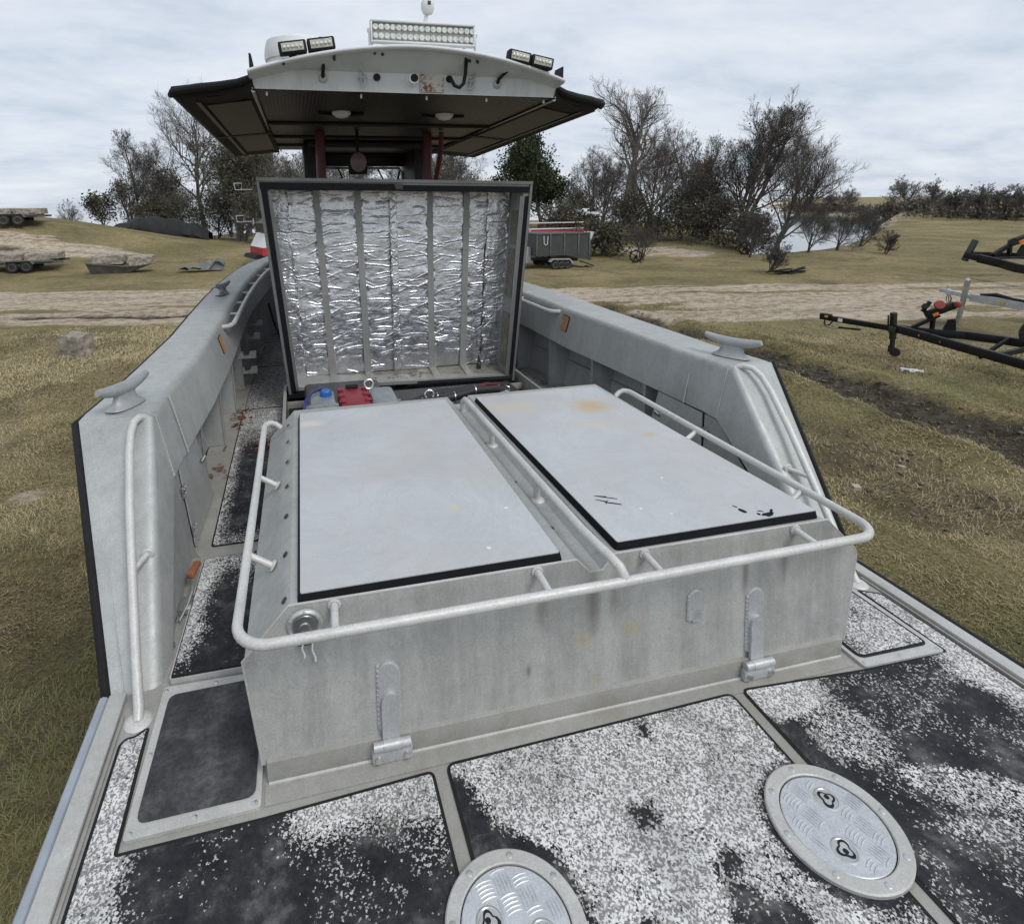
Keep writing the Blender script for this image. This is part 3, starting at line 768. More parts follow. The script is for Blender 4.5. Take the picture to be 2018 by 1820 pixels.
for s in (-1, 1):
    ho = rounded([(s*1.095, 1.470), (s*1.466, 1.462), (s*1.462, 1.992), (s*1.095, 1.985)], .012)
    fr = MB().prism([(x, y, .0006) for x, y in ho], (0, 0, .011)).build("hatch_frame", M_frame, boat)
    sc_ = MB()
    for (x, y) in ((1.452, 1.478), (1.28, 1.484), (1.112, 1.486), (1.452, 1.972), (1.28, 1.968), (1.452, 1.72)): screw(sc_, s*x, y, .0115)
    sc_.each("screw", M_steel, fr)
    hm = rounded([(s*1.112, 1.506), (s*1.441, 1.502), (s*1.435, 1.945), (s*1.112, 1.952)], .03)
    if s < 0:
        MB().prism([(x, y, .0117) for x, y in hm], (0, 0, .004)).build("hatch_mat", M_dusty, fr)
    else:
        nonskid("hatch_mat", hm, .0117, lambda x, y: .93-.5*sm(.5, .7, fbm(x*7, y*7, 161)), fr, .03, own=False)
    # side-deck panels going forward
    zp = .030
    rp = rounded([(s*1.07, 1.998), (s*1.447, 1.998), (s*1.432, 2.74), (s*1.07, 2.76)], .015)
    rpo = MB().prism([(x, y, .0006) for x, y in rp], (0, 0, zp)).build("raised_panel", M_frame, boat)
    def wr(x, y, s=s): return .95*sm(1.335, 1.42, np.abs(x)+.10*nz(x, y, 9, 20))*sm(2.02, 2.12, y) + .60*sm(2.45, 2.68, y+.25*nz(x, y, 7, 21))
    nonskid("panel_mat", inset(rp, .006), .0308, wr, rpo, .03, .004, own=False)
    def ws(x, y, s=s): return np.maximum(.85*sm(1.335, 1.42, np.abs(x)+.07*nz(x, y, 9, 22)), np.maximum(.72*sm(4.15, 4.6, y+.5*nz(x, y, 4, 23)), .5*(1-sm(2.9, 3.05, y))))
    nonskid("side_deck_panel", rounded([(s*1.06, 2.885), (s*1.418, 2.885), (s*1.420, 4.90), (s*1.06, 4.86)], .02), .0008, ws, boat, .04, .008)
    for (a, b) in ((4.93, 6.22), (6.25, 7.35), (7.38, 8.0)):
        k = 1.41 if s < 0 else 1.41-.12*max(0, a-5.2)
        k2 = 1.405-.05*max(0, b-6) if s < 0 else 1.41-.12*max(0, b-5.2)
        nonskid("side_deck_panel", rounded([(s*.6, a), (s*k, a), (s*k2, b), (s*.6, b-.02)], .006), .0008, lambda x, y: .55+.0*x, boat, .15, .004)

# round tread-plate hatches
def tread_hatch(cx, cy, rz, keys):
    RI, RO = .134, .174
    ringm = MB().lathe([(RO, .0), (RO, .010), (RO-.004, .0135), (RI+.006, .0135), (RI+.003, .011), (RI+.003, .0)], (cx, cy, .0045), 72).build("round_hatch", M_frame, boat)
    scr = MB()
    for k in range(8):
        a = R(22.5+45*k)+rz; screw(scr, cx+.155*math.cos(a), cy+.155*math.sin(a), .0178)
    scr.each("screw", M_steel, ringm)
    ld = MB().lathe([(RI, .0), (RI, .0075), (RI-.002, .009)], (cx, cy, .0045), 64); 
    MB().lathe([(RI+.0032, 0), (RI+.0032, .005)], (cx, cy, .0046), 64).build("lid_seal", M_black, ringm)
    bars = ld; p = .047; rot = Matrix.Rotation(rz, 3, 'Z')
    for i in range(-4, 5):
        for j in range(-4, 5):
            gx, gy = i*p+p*.25, j*p
            if math.hypot(gx, gy) > RI-.012 and math.hypot(gx, gy) > RI+.02: continue
            ori = (i+j) % 2
            for k in range(5):
                o_ = (k-2)*.0092; ln = .021
                pts = []
                for t in np.linspace(-1, 1, 5):
                    if ori: q = (gx+ln*t, gy+o_+.003*(1-t*t))
                    else: q = (gx+o_+.003*(1-t*t), gy+ln*t)
                    pts.append(q)
                if max(math.hypot(*q) for q in pts) > RI-.005: continue
                if any(math.hypot(q[0]-kx, q[1]-ky) < .039 for q in pts for (kx, ky) in keys): continue
                if abs(pts[2][0]) < .036 and abs(pts[2][1]) < .020: continue
                bars.tube([Vector((cx, cy, .0139))+rot @ Vector((q[0], q[1], 0)) for q in pts], [.0008, .0021, .0027, .0021, .0008], 6)
    ld.build("tread_lid", M_tread, ringm)
    for (kx, ky) in keys:
        c = Vector((cx, cy, .0133))+rot @ Vector((kx, ky, 0))
        kh = MB().lathe([(.034, 0), (.034, .001), (.031, .0022), (.029, .0022), (.0275, .001)], c, 32); kh.build("lift_ring", M_steel, ringm); kho = ringm
        pp = []
        ang0 = math.atan2(-ky, -kx)
        for k in range(26):
            a = 2*math.pi*k/26; rad = .0205+.0046*math.cos(3*a)
            if abs(math.cos(a/2)) > .93: rad += .003
            pp.append(c+rot @ Vector((rad*math.cos(a+ang0), rad*math.sin(a+ang0), .0012)))
        MB().prism(pp, (0, 0, .0006)).build("lift_slot", M_black, kho)
        qq = [c+((q-c)*.70)+Vector((0, 0, .0007)) for q in pp]
        MB().prism(qq, (0, 0, .0012)).build("lift_tongue", M_steel, kho)
        hl = [c+rot @ Vector((.0075*math.cos(a)-.004*math.cos(ang0), .0075*math.sin(a)-.004*math.sin(ang0), .0020)) for a in np.linspace(0, 2*math.pi, 14)[:-1]]
        MB().prism(hl, (0, 0, .0008)).build("lift_hole", M_black, kho)
M_tread = alum("tread_aluminium", (.50, .52, .545), (.63, .65, .675), metal=.3, rough=.38, bump=.08)
tread_hatch(*C1, R(8), [(.055, -.035), (-.055, .035)])
tread_hatch(*C2, R(20), [(.055, .045), (-.055, -.045)])

# ------------------------------------------------------------------ aft engine box
def ya(z): return 1.555+.08*z
prof = [(-1.087, .053), (-1.127, .396), (-.985, .550), (-.040, .550), (.006, .499), (.056, .499), (.098, .550), (.985, .550), (1.118, .418), (1.127, .390), (1.087, .053)]
YF = 3.30
bx = MB()
n = len(prof)
vs = [(x, ya(z)+.012, z) for x, z in prof]+[(x*.985, YF, z) for x, z in prof]
bx.add(vs, [(i, i+1, n+i+1, n+i) for i in range(n-1)]+[tuple(range(2*n-1, n-1, -1))])
ebox = bx.build("engine_box", M_alum, boat, 20)
# thick aft plate with slightly proud edge
pl = MB().prism([(x*1.003, ya(z), z+.002) for x, z in prof], (0, .0115, 0)); pl.build("aft_plate", M_plate, ebox)
fl = MB()
edge = [(x*1.004, ya(z)+.003, z+.003) for x, z in prof]
fl.tube([edge[i] for i in range(n)], .0045, 8); fl.build("edge_flange", M_frame, ebox)
# coaming under the box
cm = MB(); cm.box((-1.078, 1.545, .0006), (1.066, 3.28, .075), .003); cm.build("coaming", M_deckalu, boat)
cm = MB()
for i in range(5): screw(cm, -.9+.45*i, 1.5449, .04)
cm = MB().prism([(-1.085, 1.476, .0007), (1.07, 1.492, .0007), (1.07, 1.544, .0007), (-1.085, 1.544, .0007)], (0, 0, .003)); cm.build("coaming_strip", M_deckalu, boat)
cm = MB().tube([(-1.075, 1.542, .004), (1.062, 1.542, .004)], .005, 8); cm.build("weld_bead", M_frame, boat)

def hatch_mat(name, spots):
    m = Mat(name, (.5, .52, .55), .6)
    c = m.ramp(m.noise(2.5, 6, .6, dist=.5), [(.3, (.435, .45, .468)), (.7, (.51, .525, .543))])
    c = m.mix(1, c, m.ramp(m.noise(150, 2), [(.3, .93), (.7, 1.05)]), 'MULTIPLY')
    scuff = m.ramp(m.noise(9, 7, .75, dist=1.5), [(.60, 0.0), (.74, .5)])
    c = m.mix(scuff, c, (.47, .48, .50))
    sc2 = m.ramp(m.noise(6, 3, .5, src=m.mapped((1, 14, 1), (0, 0, R(35)))), [(.70, 0.0), (.74, .55)])
    c = m.mix(sc2, c, (.40, .42, .45))
    wm = m.ramp(m.noise(2.3, 8, .7, dist=2.2), [(.46, 0.0), (.50, .26), (.54, 0.0)])
    c = m.mix(wm, c, (.36, .37, .38))
    dust = m.ramp(m.noise(1.6, 6, .65), [(.42, 0.0), (.72, .6)])
    c = m.mix(dust, c, (.44, .42, .385))
    scl = m.ramp(m.noise(11, 4, .6, src=m.mapped((12, 1, 1), (0, 0, R(-28)))), [(.72, 0.0), (.76, .6)])
    c = m.mix(scl, c, (.62, .63, .64))
    dots = m.ramp(m.voro(7, out="Distance"), [(.012, 1.0), (.022, 0.0)])
    c = m.mix(m.math('MULTIPLY', dots, .8), c, (.2, .2, .2))
    for (pos, rad, colr, nzv, amt) in spots: c = m.mix(m.math('MULTIPLY', m.blob(pos, rad, nzv, 13), amt), c, colr)
    m.color(c); m.bump(m.noise(300, 2), .15, .002)
    return m.m
MH_L = hatch_mat("hatch_grey_left", [((-.88, 3.0, .6), (.10, .06, .2), (.70, .66, .55), .5, .5), ((-.36, 1.98, .6), (.025, .03, .2), (.55, .52, .25), .4, .6)])
MH_R = hatch_mat("hatch_grey_right", [((.70, 2.86, .6), (.16, .13, .2), (.48, .34, .15), .55, .75), ((.25, 2.95, .6), (.25, .14, .2), (.55, .47, .33), .5, .35), ((.78, 2.42, .6), (.05, .04, .2), (.50, .40, .18), .5, .6),
    ((.60, 2.6, .6), (.25, .12, .2), (.52, .45, .36), .5, .3)])
quadL = [(-.957, 1.611), (-.091, 1.616), (-.077, 3.190), (-.941, 3.168)]
quadR = [(.121, 1.623), (.968, 1.627), (.905, 3.190), (.104, 3.182)]
for q, mm_ in ((quadL, MH_L), (quadR, MH_R)):
    rp = rounded(q, .012); cx_ = sum(p[0] for p in q)/4; cy2 = sum(p[1] for p in q)/4
    top = MB().prism([(x, y, .5735) for x, y in inset(rp, .004)], (0, 0, .0055)).build("hatch", mm_, boat)
    tp = MB(); n_ = len(rp); o1 = inset(rp, -.006); o0 = inset(rp, .001)
    tp.add([(x, y, .5505) for x, y in o1]+[(x, y, .5755) for x, y in o0], [(i, (i+1) % n_, n_+(i+1) % n_, n_+i) for i in range(n_)]+[tuple(range(2*n_-1, n_-1, -1)), tuple(range(n_))])
    tp.build("hatch_seal", M_gask, top)
    if mm_ is MH_R:
        rnd = random.Random(3)
        ch = MB()
        for (x, y, lx, ly, a) in ((.228, 1.92, .035, .006, -20), (.213, 1.89, .03, .004, -35), (.259, 1.90, .035, .004, -28), (.249, 1.86, .04, .005, -30), (.228, 1.875, .02, .003, 50), (.693, 1.695, .012, .02, 10), (.688, 1.726, .004, .012, 30), (.77, 1.650, .035, .016, 12), (.795, 1.665, .025, .006, 40), (.755, 1.675, .015, .005, -30), (.735, 1.66, .008, .01, 0)):
            pts = []
            for k in range(9):
                t = 2*math.pi*k/9; rj = rnd.uniform(.6, 1.0); u, v = lx*rj*math.cos(t), ly*rj*math.sin(t); ca, sa = math.cos(R(a)), math.sin(R(a))
                pts.append((x+u*ca-v*sa, y+u*sa+v*ca, (.5793)))
            ch.prism(pts, (0, 0, .0004))
        ch.each("paint_chip", M_gask, top)
    spk = MB(); rnd = random.Random(5 if mm_ is MH_L else 9)
    for (x, y, r_) in (((-.17, 1.93, .009), (-.32, 1.70, .010), (-.18, 2.02, .003)) if mm_ is MH_L else ((.33, 1.80, .008), (.56, 2.0, .007), (.42, 1.74, .006))):
        spk.prism([(x+r_*rnd.uniform(.7, 1.1)*math.cos(a), y+r_*rnd.uniform(.6, 1)*math.sin(a), (.5793)) for a in np.linspace(0, 6.28, 10)[:-1]], (0, 0, .0004))
    spk.each("paint_drip", M_white, top)
# chamfer bolts
bo = MB()
for s in (-1, 1):
    for y in (3.12, 2.893, 2.654, 2.408, 2.159, 1.902, 1.658):
        nrm = Vector((-s*(-.154), 0, .142)).normalized(); p = Vector((s*1.003, y, .531))
        ax = Vector((s*.735, 0, .678)); bo.cyl(p, p+ax*.003, .011, 12)
bo.each("bolt", M_dkmetal, ebox)
# guard rail loop
gr = MB(); ZR = .537; rad = .0158
def arc(c, r, a0, a1, n=8): return [(c[0]+r*math.cos(R(a0+(a1-a0)*i/n)), c[1]+r*math.sin(R(a0+(a1-a0)*i/n)), ZR) for i in range(n+1)]
rx, ry, rc = 1.135, 1.475, .10
loop = [(-1.045, 3.175, .50), (-1.075, 3.178, .525), (-1.10, 3.17, ZR), (-1.122, 3.145, ZR), (-1.13, 3.11, ZR), (-1.13, 2.4, ZR)] + arc((-rx+rc, ry+rc), rc, 180, 270) + [(0, ry+.005, ZR)] + arc((rx-.012-rc, ry+.02+rc), rc, 270, 360) + [(1.122, 2.4, ZR), (1.125, 3.11, ZR), (1.122, 3.145, ZR), (1.10, 3.17, ZR), (1.075, 3.178, .525), (1.045, 3.175, .50)]
gr.tube(loop, rad, 16)
gr.build("guard_rail", M_tube, ebox)
def strut(a, b, r=.0122):
    m_ = MB(); m_.cyl(a, b, r, 14); a, b = Vector(a), Vector(b); dirn = (a-b).normalized()
    # weld collar at the box end, drawn as overlapping beads
    ax = dirn.orthogonal().normalized(); ay = dirn.cross(ax)
    for k in range(14):
        t = 2*math.pi*k/14; c_ = b+dirn*.004+(ax*math.cos(t)+ay*math.sin(t))*(r+.003)
        m_.lathe([(.0045, -.003), (.006, 0), (.0045, .003)], c_, 6)
    m_.build("rail_strut", M_tube, ebox)
for s in (-1, 1):
    for y in ((2.52, 1.92) if s < 0 else (2.50, 1.84)): strut((s*1.13, y, ZR), (s*1.045, y-.01, .487))
for x in (-.858, -.191, .209, .834): strut((x, 1.48, ZR), (x+.005, 1.598, .538))
# centre rail over the gutter
cr_ = MB(); xg = .031
cr_.tube([(xg+.038, 1.487, .545), (xg+.036, 1.490, .558), (xg+.030, 1.505, .575), (xg+.018, 1.54, .588), (xg+.008, 1.60, .592), (xg, 1.70, .593), (xg-.004, 2.3, .594), (xg-.008, 3.06, .594), (xg-.008, 3.13, .588), (xg-.008, 3.165, .565), (xg-.008, 3.172, .50)], .0160, 16)
cr_.build("centre_rail", M_tube, ebox)
for y in (2.09, 2.66):
    m_ = MB(); m_.cyl((xg-.004, y, .590), (xg, y, .50), .0145, 16); m_.lathe([(.032, 0), (.026, .006), (.020, .010)], (xg, y, .4995), 20); m_.build("rail_strut", M_tube, ebox)
pins = MB()
for (x, y) in ((.066, 2.75), (.076, 2.28), (.078, 1.80), (.072, 1.66), (-.022, 2.62), (-.02, 2.2), (-.018, 1.83)): pins.cyl((x, y, .53), (x+(.02 if x > 0 else -.02), y, .537), .0055, 8)
pins.each("hinge_pin", M_dkmetal, ebox)
# strap hinges on the aft plate, weld pad, vent cover
def tongue(mb, x, z0, z1, hw, y_off, th):
    pts = []
    zr = hw*1.3
    for a in np.linspace(0, math.pi, 11): pts.append((x+hw*math.cos(a), z1-zr+zr*math.sin(a)))
    pts += [(x-hw, z0), (x+hw, z0)]
    mb.prism([(px, ya(pz)-y_off, pz) for px, pz in pts], (0, -th, 0))
def rimtube(mb, x, z0, z1, hw):
    zr = hw*1.3; pts = [(x-hw, z0)]+[(x-hw*math.cos(a), z1-zr+zr*math.sin(a)) for a in np.linspace(0, math.pi, 15)]+[(x+hw, z0)]
    P = [(px, ya(pz)-.002, pz) for px, pz in pts]; Q = []
    for a, b in zip(P[:-1], P[1:]):
        n = max(1, int((Vector(b)-Vector(a)).length/.007))
        for i in range(n): Q.append(lerp(a, b, i/n))
    mb.tube(Q, [.0045+.0018*(i % 2) for i in range(len(Q))], 8)
for x in (-.695, .672):
    h = MB(); tongue(h, x, .10, .315 if x < 0 else .335, .034, -.001, .011); tongue(h, x, .05, .225 if x < 0 else .24, .027, .0098, .012); rimtube(h, x, .10, .315 if x < 0 else .335, .034)
    ho = h.build("strap_hinge", M_cast2, boat)
    k = MB()
    zc = .062; yc = 1.530
    k.cyl((x-.058, yc, zc), (x-.028, yc, zc), .0155, 18); k.cyl((x+.030, yc, zc), (x+.060, yc, zc), .0155, 18); k.cyl((x-.0275, yc, zc), (x+.0295, yc, zc), .017, 18)
    k.box((x-.064, yc-.010, .004), (x+.066, yc+.016, .05), .006)
    k.build("hinge_knuckle", M_cast2, ho)
    b_ = MB()
    for dx in (-.045, .047): b_.cyl((x+dx, yc-.010, .028), (x+dx, yc-.019, .028), .010, 12); 
    b_.cyl((x, ya(.10)-.015, .10), (x, ya(.10)-.021, .10), .006, 10)
    b_.each("bolt", M_steel, ho)
    wl = MB()
    for i in range(13):
        z = .12+.016*i; wl.lathe([(.004, -.003), (.0062, 0), (.004, .003)], (x-.034, ya(z)-.004, z), 6)
    wl.build("weld_bead", M_frame, ho)
pd = MB(); tongue(pd, .42, .262, .368, .030, -.001, .009); rimtube(pd, .42, .262, .368, .030); tongue(pd, .425, .255, .30, .018, .004, .004)
for i in range(7):
    z = .27+.014*i; pd.lathe([(.004, -.003), (.0062, 0), (.004, .003)], (.392, ya(z)-.003, z), 6)
pd.build("weld_pad", M_cast2, ebox)
vt = MB()
rv = Matrix.Rotation(R(94.5), 3, 'X')
vt.lathe([(.054, 0), (.054, .007), (.049, .013), (.043, .012), (.041, .006), (.030, .004)], (-.944, ya(.49)-.001, .490), 36, rv)
for k in range(6):
    a_ = R(30+60*k); vt.lathe([(.006, .0), (.005, .006)], (-.944+.047*math.cos(a_), ya(.49)-.011, .490+.047*math.sin(a_)), 8, rv)
vto = vt.build("vent_cowl", M_cast2, boat)
MB().lathe([(.0405, .004), (.036, .011), (.016, .013), (.014, .018), (.004, .019)], (-.944, ya(.49)-.001, .490), 28, rv).build("vent_cap", M_steel, vto)
MB().box((-.968, ya(.44)-.020, .432), (-.920, ya(.44)-.0005, .452), .004).build("vent_throat", M_black, vto)
chn = MB()
for (x0, x1, z1) in ((-.955, -.950, .392), (-.928, -.918, .374)):
    for i in range(24):
        t = i/23; chn.lathe([(.001, -.0024), (.0032, 0), (.001, .0024)], (x0+(x1-x0)*t+.002*math.sin(t*9), ya(.42)-.016-.008*(1-t), .460+(z1-.460)*t), 8)
chn.build("bead_chain", M_white, vto)

# ------------------------------------------------------------------ forward engine bay
bay = MB(); y0, y1 = 3.32, 4.98
for s in (-1, 1): bay.box((s*1.06-.012, y0, .0006), (s*1.06+.012, y1, .175), .002)
bay.box((-1.07, y1, .0006), (1.07, y1+.024, .175), .002); bay.box((-1.045, 4.70, .0006), (1.045, 4.72, .115), .002); bay.box((-1.045, 4.55, .003), (1.045, 4.70, .030), .002)
bay.box((-1.05, y0, -.30), (1.05, y1, -.29))
bayo = bay.build("engine_bay", M_deckalu, boat)
MB().box((-1.03, y0+.03, .0008), (1.03, y1-.02, .06), .0).build("bilge", M_black, bayo)
M_cooler = simple("grey_cast", (.30, .33, .34), .45, .4, .2, 16, .3, 90)
en = MB(); en.box((-.87, 3.40, .10), (-.70, 3.92, .455), .025); en.box((-.885, 3.58, .38), (-.69, 3.61, .466), .006); en.box((-.90, 3.44, .2), (-.86, 3.8, .40), .01); eo = en.build("expansion_tank", M_cooler, boat)
cap = MB().lathe([(.036, 0), (.036, .034), (.030, .042)], (-.762, 3.80, .452), 20)
for k in range(12):
    a = 2*math.pi*k/12; cap.box((-.762+.036*math.cos(a)-.004, 3.80+.036*math.sin(a)-.004, .455), (-.762+.036*math.cos(a)+.004, 3.80+.036*math.sin(a)+.004, .484), .001)
cap.build("filler_cap", M_blue, eo)
MB().box((-.845, 3.41, .456), (-.74, 3.53, .4585)).build("label_plate", M_white, eo)
hs = MB().tube([(-.90, 3.42, .38), (-.915, 3.5, .44), (-.90, 3.62, .485), (-.86, 3.74, .50), (-.80, 3.83, .495), (-.775, 3.9, .46)], .011, 10); hs.build("purple_hose", M_purple, bayo)
rc_ = MB(); rc_.box((-.675, 3.42, .15), (-.475, 3.96, .455), .02)
for i in range(4):
    for s in (-1, 1): rc_.box((-.575+s*.085-.022, 3.50+.12*i, .45), (-.575+s*.085+.022, 3.545+.12*i, .466), .006)
rco = rc_.build("red_cover", M_red, boat)
MB().box((-.62, 3.90, .455), (-.53, 3.95, .475), .01).build("black_clip", M_black, rco)
sv = MB(); sv.box((-.465, 3.40, .12), (-.285, 3.93, .452), .035); sv.box((-.47, 3.60, .44), (-.28, 3.607, .455), .002); sv.build("silver_casing", M_cooler, bayo)
rings_ = MB()
for (x, y, z) in ((-.465, 3.82, .505), (-.066, 3.68, .44)):
    rings_.tube([(x+.030*math.cos(a), y+.008*math.sin(a), z+.030*math.sin(a)) for a in np.linspace(0, 2*math.pi, 21)[:-1]], .0075, 8, closed=True)
    rings_.cyl((x, y, z-.03), (x, y, z-.08), .008)
rings_.each("lifting_eye", M_steel, bayo, 2)
hz_ = MB()
hz_.tube([(-.26, 3.62, .385), (-.10, 3.66, .395), (.1, 3.70, .40), (.3, 3.80, .40), (.5, 3.9, .36), (.7, 4.0, .25)], .030, 12)
hz_.tube([(-.25, 3.75, .36), (0, 3.80, .37), (.3, 3.95, .37), (.6, 4.1, .27)], .024, 12)
hz_.tube([(-.24, 3.54, .36), (-.05, 3.56, .355), (.2, 3.6, .34), (.45, 3.7, .28)], .022, 12)
hz_.tube([(-.2, 3.9, .3), (.1, 4.05, .32), (.5, 4.2, .26), (.8, 4.3, .1)], .03, 12)
hz_.build("engine_hose", M_hose, bayo)
cl_ = MB()
for (x, y, z) in ((-.12, 3.655, .394), (.12, 3.705, .40), (.30, 3.80, .40), (.02, 3.805, .37)): cl_.tube([(x, y+.033*math.cos(a), z+.033*math.sin(a)) for a in np.linspace(0, 6.283, 17)[:-1]], .005, 6, closed=True)
cl_.each("hose_clamp", M_steel, bayo)
blk = MB(); blk.box((-.28, 3.4, .06), (.75, 4.3, .29), .03); blk.box((-.9, 4.0, .06), (-.3, 4.6, .30), .03); blk.build("engine_block", M_dkmetal, bayo)
rh = MB().tube([(.30, 3.90, .36), (.45, 4.0, .37), (.6, 4.1, .32)], .018, 10); rh.build("red_hose", M_redpost, bayo)
sl = MB(); sl.box((.50, 3.88, .30), (.60, 3.93, .345), .008); sl.cyl((.52, 3.9, .34), (.52, 3.9, .39), .008); sl.tube([(.57, 3.9, .34), (.575, 3.9, .385), (.60, 3.9, .37), (.605, 3.9, .335)], .005, 8); sl.build("lid_latch", M_steel, bayo)
ltc = MB(); ltc.box((.985, 3.36, .12), (1.04, 3.46, .19), .006); ltc.cyl((1.0, 3.38, .19), (1.0, 3.38, .215), .01); ltc.cyl((1.04, 3.43, .19), (1.04, 3.43, .215), .01); ltc.build("lid_catch", M_dkmetal, bayo)

# ------------------------------------------------------------------ open engine lid
YL = 4.80; LD = .33
TL, TR, BL, BR = (-1.190, 1.948), (1.139, 1.910), (-1.028, .154), (.993, .115)
def lq(u, v, y=YL):
    """u 0..1 left-right, v 0..1 bottom-top, on the lid quad"""
    a = (BL[0]+(BR[0]-BL[0])*u, BL[1]+(BR[1]-BL[1])*u); b = (TL[0]+(TR[0]-TL[0])*u, TL[1]+(TR[1]-TL[1])*u)
    return (a[0]+(b[0]-a[0])*v, y, a[1]+(b[1]-a[1])*v)
ldm = MB()
def rim(u0, u1, v0, v1, ya_, yb_, mb):
    q = [lq(u0, v0, ya_), lq(u1, v0, ya_), lq(u1, v1, ya_), lq(u0, v1, ya_)]
    mb.prism(q, (0, yb_-ya_, 0))
ft = .032
rim(0, ft, 0, 1, YL, YL+LD+.03, ldm); rim(1-ft, 1, 0, 1, YL, YL+LD+.03, ldm)
rim(ft, 1-ft, 1-.045, 1, YL, YL+LD+.03, ldm); rim(ft, 1-ft, 0, .03, YL, YL+LD+.03, ldm)
rim(ft, 1-ft, .03, 1-.045, YL+LD+.012, YL+LD+.03, ldm)
lid = ldm.build("engine_lid", M_lidmetal, boat)
gk = MB()
rim(.012, .031, .004, .965, YL-.014, YL-.0005, gk); rim(.975, .988, .03, .93, YL-.012, YL-.0005, gk)
rim(.008, .49, .948, .980, YL-.016, YL-.0005, gk); rim(.485, .99, .946, .975, YL-.016, YL-.0005, gk)
rim(.02, .5, .002, .014, YL-.014, YL-.0005, gk); rim(.45, .99, .003, .013, YL-.014, YL-.0005, gk); rim(.55, .99, .019, .0235, YL-.010, YL-.0005, gk)
gk.build("gasket", M_gask, lid)
tf = MB(); rim(.0, 1.0, .986, 1.0, YL-.02, YL-.0005, tf); rim(.0, .010, 0, .985, YL-.016, YL-.0005, tf); rim(.990, 1.0, 0, .985, YL-.016, YL-.0005, tf); rim(.955, .974, .03, .93, YL-.006, YL-.0005, tf); rim(.033, .043, .02, .94, YL-.006, YL-.0005, tf)
tf.build("lid_flange", M_flange, lid)
latch = MB(); q = lq(.487, .965); latch.box((q[0]-.035, YL-.03, q[2]-.03), (q[0]+.035, YL-.016, q[2]+.03), .004); latch.cyl((q[0]-.03, YL-.034, q[2]-.01), (q[0]+.03, YL-.034, q[2]-.01), .010, 10); latch.build("lid_latch", M_dkmetal, lid)
# ribs
def lrib(xt, xb, hw_t, hw_b, y=5.095, zt=1.86, zb=.20):
    m_ = MB(); m_.prism([(xb-hw_b, y, zb), (xb+hw_b, y, zb), (xt+hw_t, y, zt), (xt-hw_t, y, zt)], (0, .03, 0))
    # foot running out over the lower ledge
    m_.prism([(xb-hw_b, y, zb), (xb+hw_b, y, zb), (xb+hw_b*1.1-.0, YL+.01, .162), (xb-hw_b*1.1, YL+.01, .162)], (0, 0, .012))
    m_.build("rib", M_lidmetal, lid)
ribs = [(-.724, -.635), (-.366, -.314), (.282, .288), (.633, .593)]
for xt, xb in ribs: lrib(xt, xb, .0265, .030)
# foil panels, wrinkled
rng = np.random.default_rng(8)
def foil_panel(tl, tr, bl, br, y, zt, zb, seed, fold=0.0):
    nu, nv = 40, 420
    U, V = np.meshgrid(np.linspace(0, 1, nu), np.linspace(0, 1, nv))
    xb_ = bl+(br-bl)*U; xt_ = tl+(tr-tl)*U; Xp = xb_+(xt_-xb_)*V; Zp = zb+(zt-zb)*V
    r_ = np.random.default_rng(seed)
    h = .022*(fbm(Xp*6, Zp*1.6, seed)-.5)+.012*(fbm(Xp*4, Zp*9, seed+2)-.5)+.005*(fbm(Xp*24, Zp*24, seed+3, 3)-.5)
    nc = 26
    for k in range(nc):
        v0 = (k+.2+.6*r_.random())/nc; sl_ = r_.normal(0, .02); am = r_.choice([.0015, .0035, .006, .010], p=[.2, .3, .3, .2])
        vv = V-v0-sl_*(U-.5)-.012*(fbm(U*4+k*9, U*0+k, seed+9)-.5)
        uc, uh = r_.random(), r_.uniform(.18, .75); fade = sm(0, .15, fbm(U*2.5+k*3.3, U*0+k*1.7, seed+11)-.25)*(1-sm(uh*.6, uh, np.abs(U-uc)))
        h = h - am*fade*np.exp(-(vv/.0030)**2) + am*.35*fade*np.exp(-((vv+.007)/.004)**2)
    for k in range(26):
        ed = r_.choice([0, 1]); v0 = r_.random(); am = .006*r_.random()
        u_ = U if ed == 0 else 1-U
        vv = V-v0+(.10+.1*r_.random())*u_*r_.choice([-1, 1])*.5
        h = h - am*np.exp(-(vv/.003)**2)*(1-sm(.1, .55, u_))
    # crumple at both edges
    e_ = np.exp(-(U/.09)**2)+np.exp(-((1-U)/.09)**2)
    h = h + e_*.028*(fbm(Xp*26, Zp*18, seed+21, 3)-.5)
    if fold: h = h - fold*np.exp(-((U-.52)/.10)**2) + .03*np.exp(-((U-.5)/.14)**2)*(fbm(Xp*24, Zp*14, seed+31, 4)-.5)
    h = h*1.0
    P = np.stack([Xp, y+h, Zp], -1).reshape(-1, 3)
    i_ = np.arange(nu*nv).reshape(nv, nu)
    Q = np.stack([i_[:-1, :-1], i_[:-1, 1:], i_[1:, 1:], i_[1:, :-1]], -1).reshape(-1, 4)
    np_mesh("foil_panel", P, Q, M_foil, lid)
edges_t = [-1.135, -.724, -.366, .282, .633, 1.06]; edges_b = [-1.0, -.635, -.314, .288, .593, .90]
yf = 5.115
foil_panel(-1.155, -.965, -1.005, -.875, yf-.022, 1.86, .205, 1)
foil_panel(-.985, -.75, -.895, -.665, yf, 1.85, .205, 2)
foil_panel(-.70, -.392, -.606, -.343, yf, 1.85, .205, 3)
foil_panel(-.34, -.045, -.285, -.030, yf, 1.85, .205, 4)
foil_panel(-.062, .256, -.046, .259, yf-.014, 1.85, .205, 8)
foil_panel(-.085, -.020, -.072, -.010, yf-.030, 1.85, .205, 9)
foil_panel(.308, .607, .317, .563, yf, 1.85, .205, 5)
foil_panel(.66, .86, .623, .79, yf, 1.84, .20, 6)
foil_panel(.835, 1.05, .768, .955, yf-.018, 1.84, .20, 7)
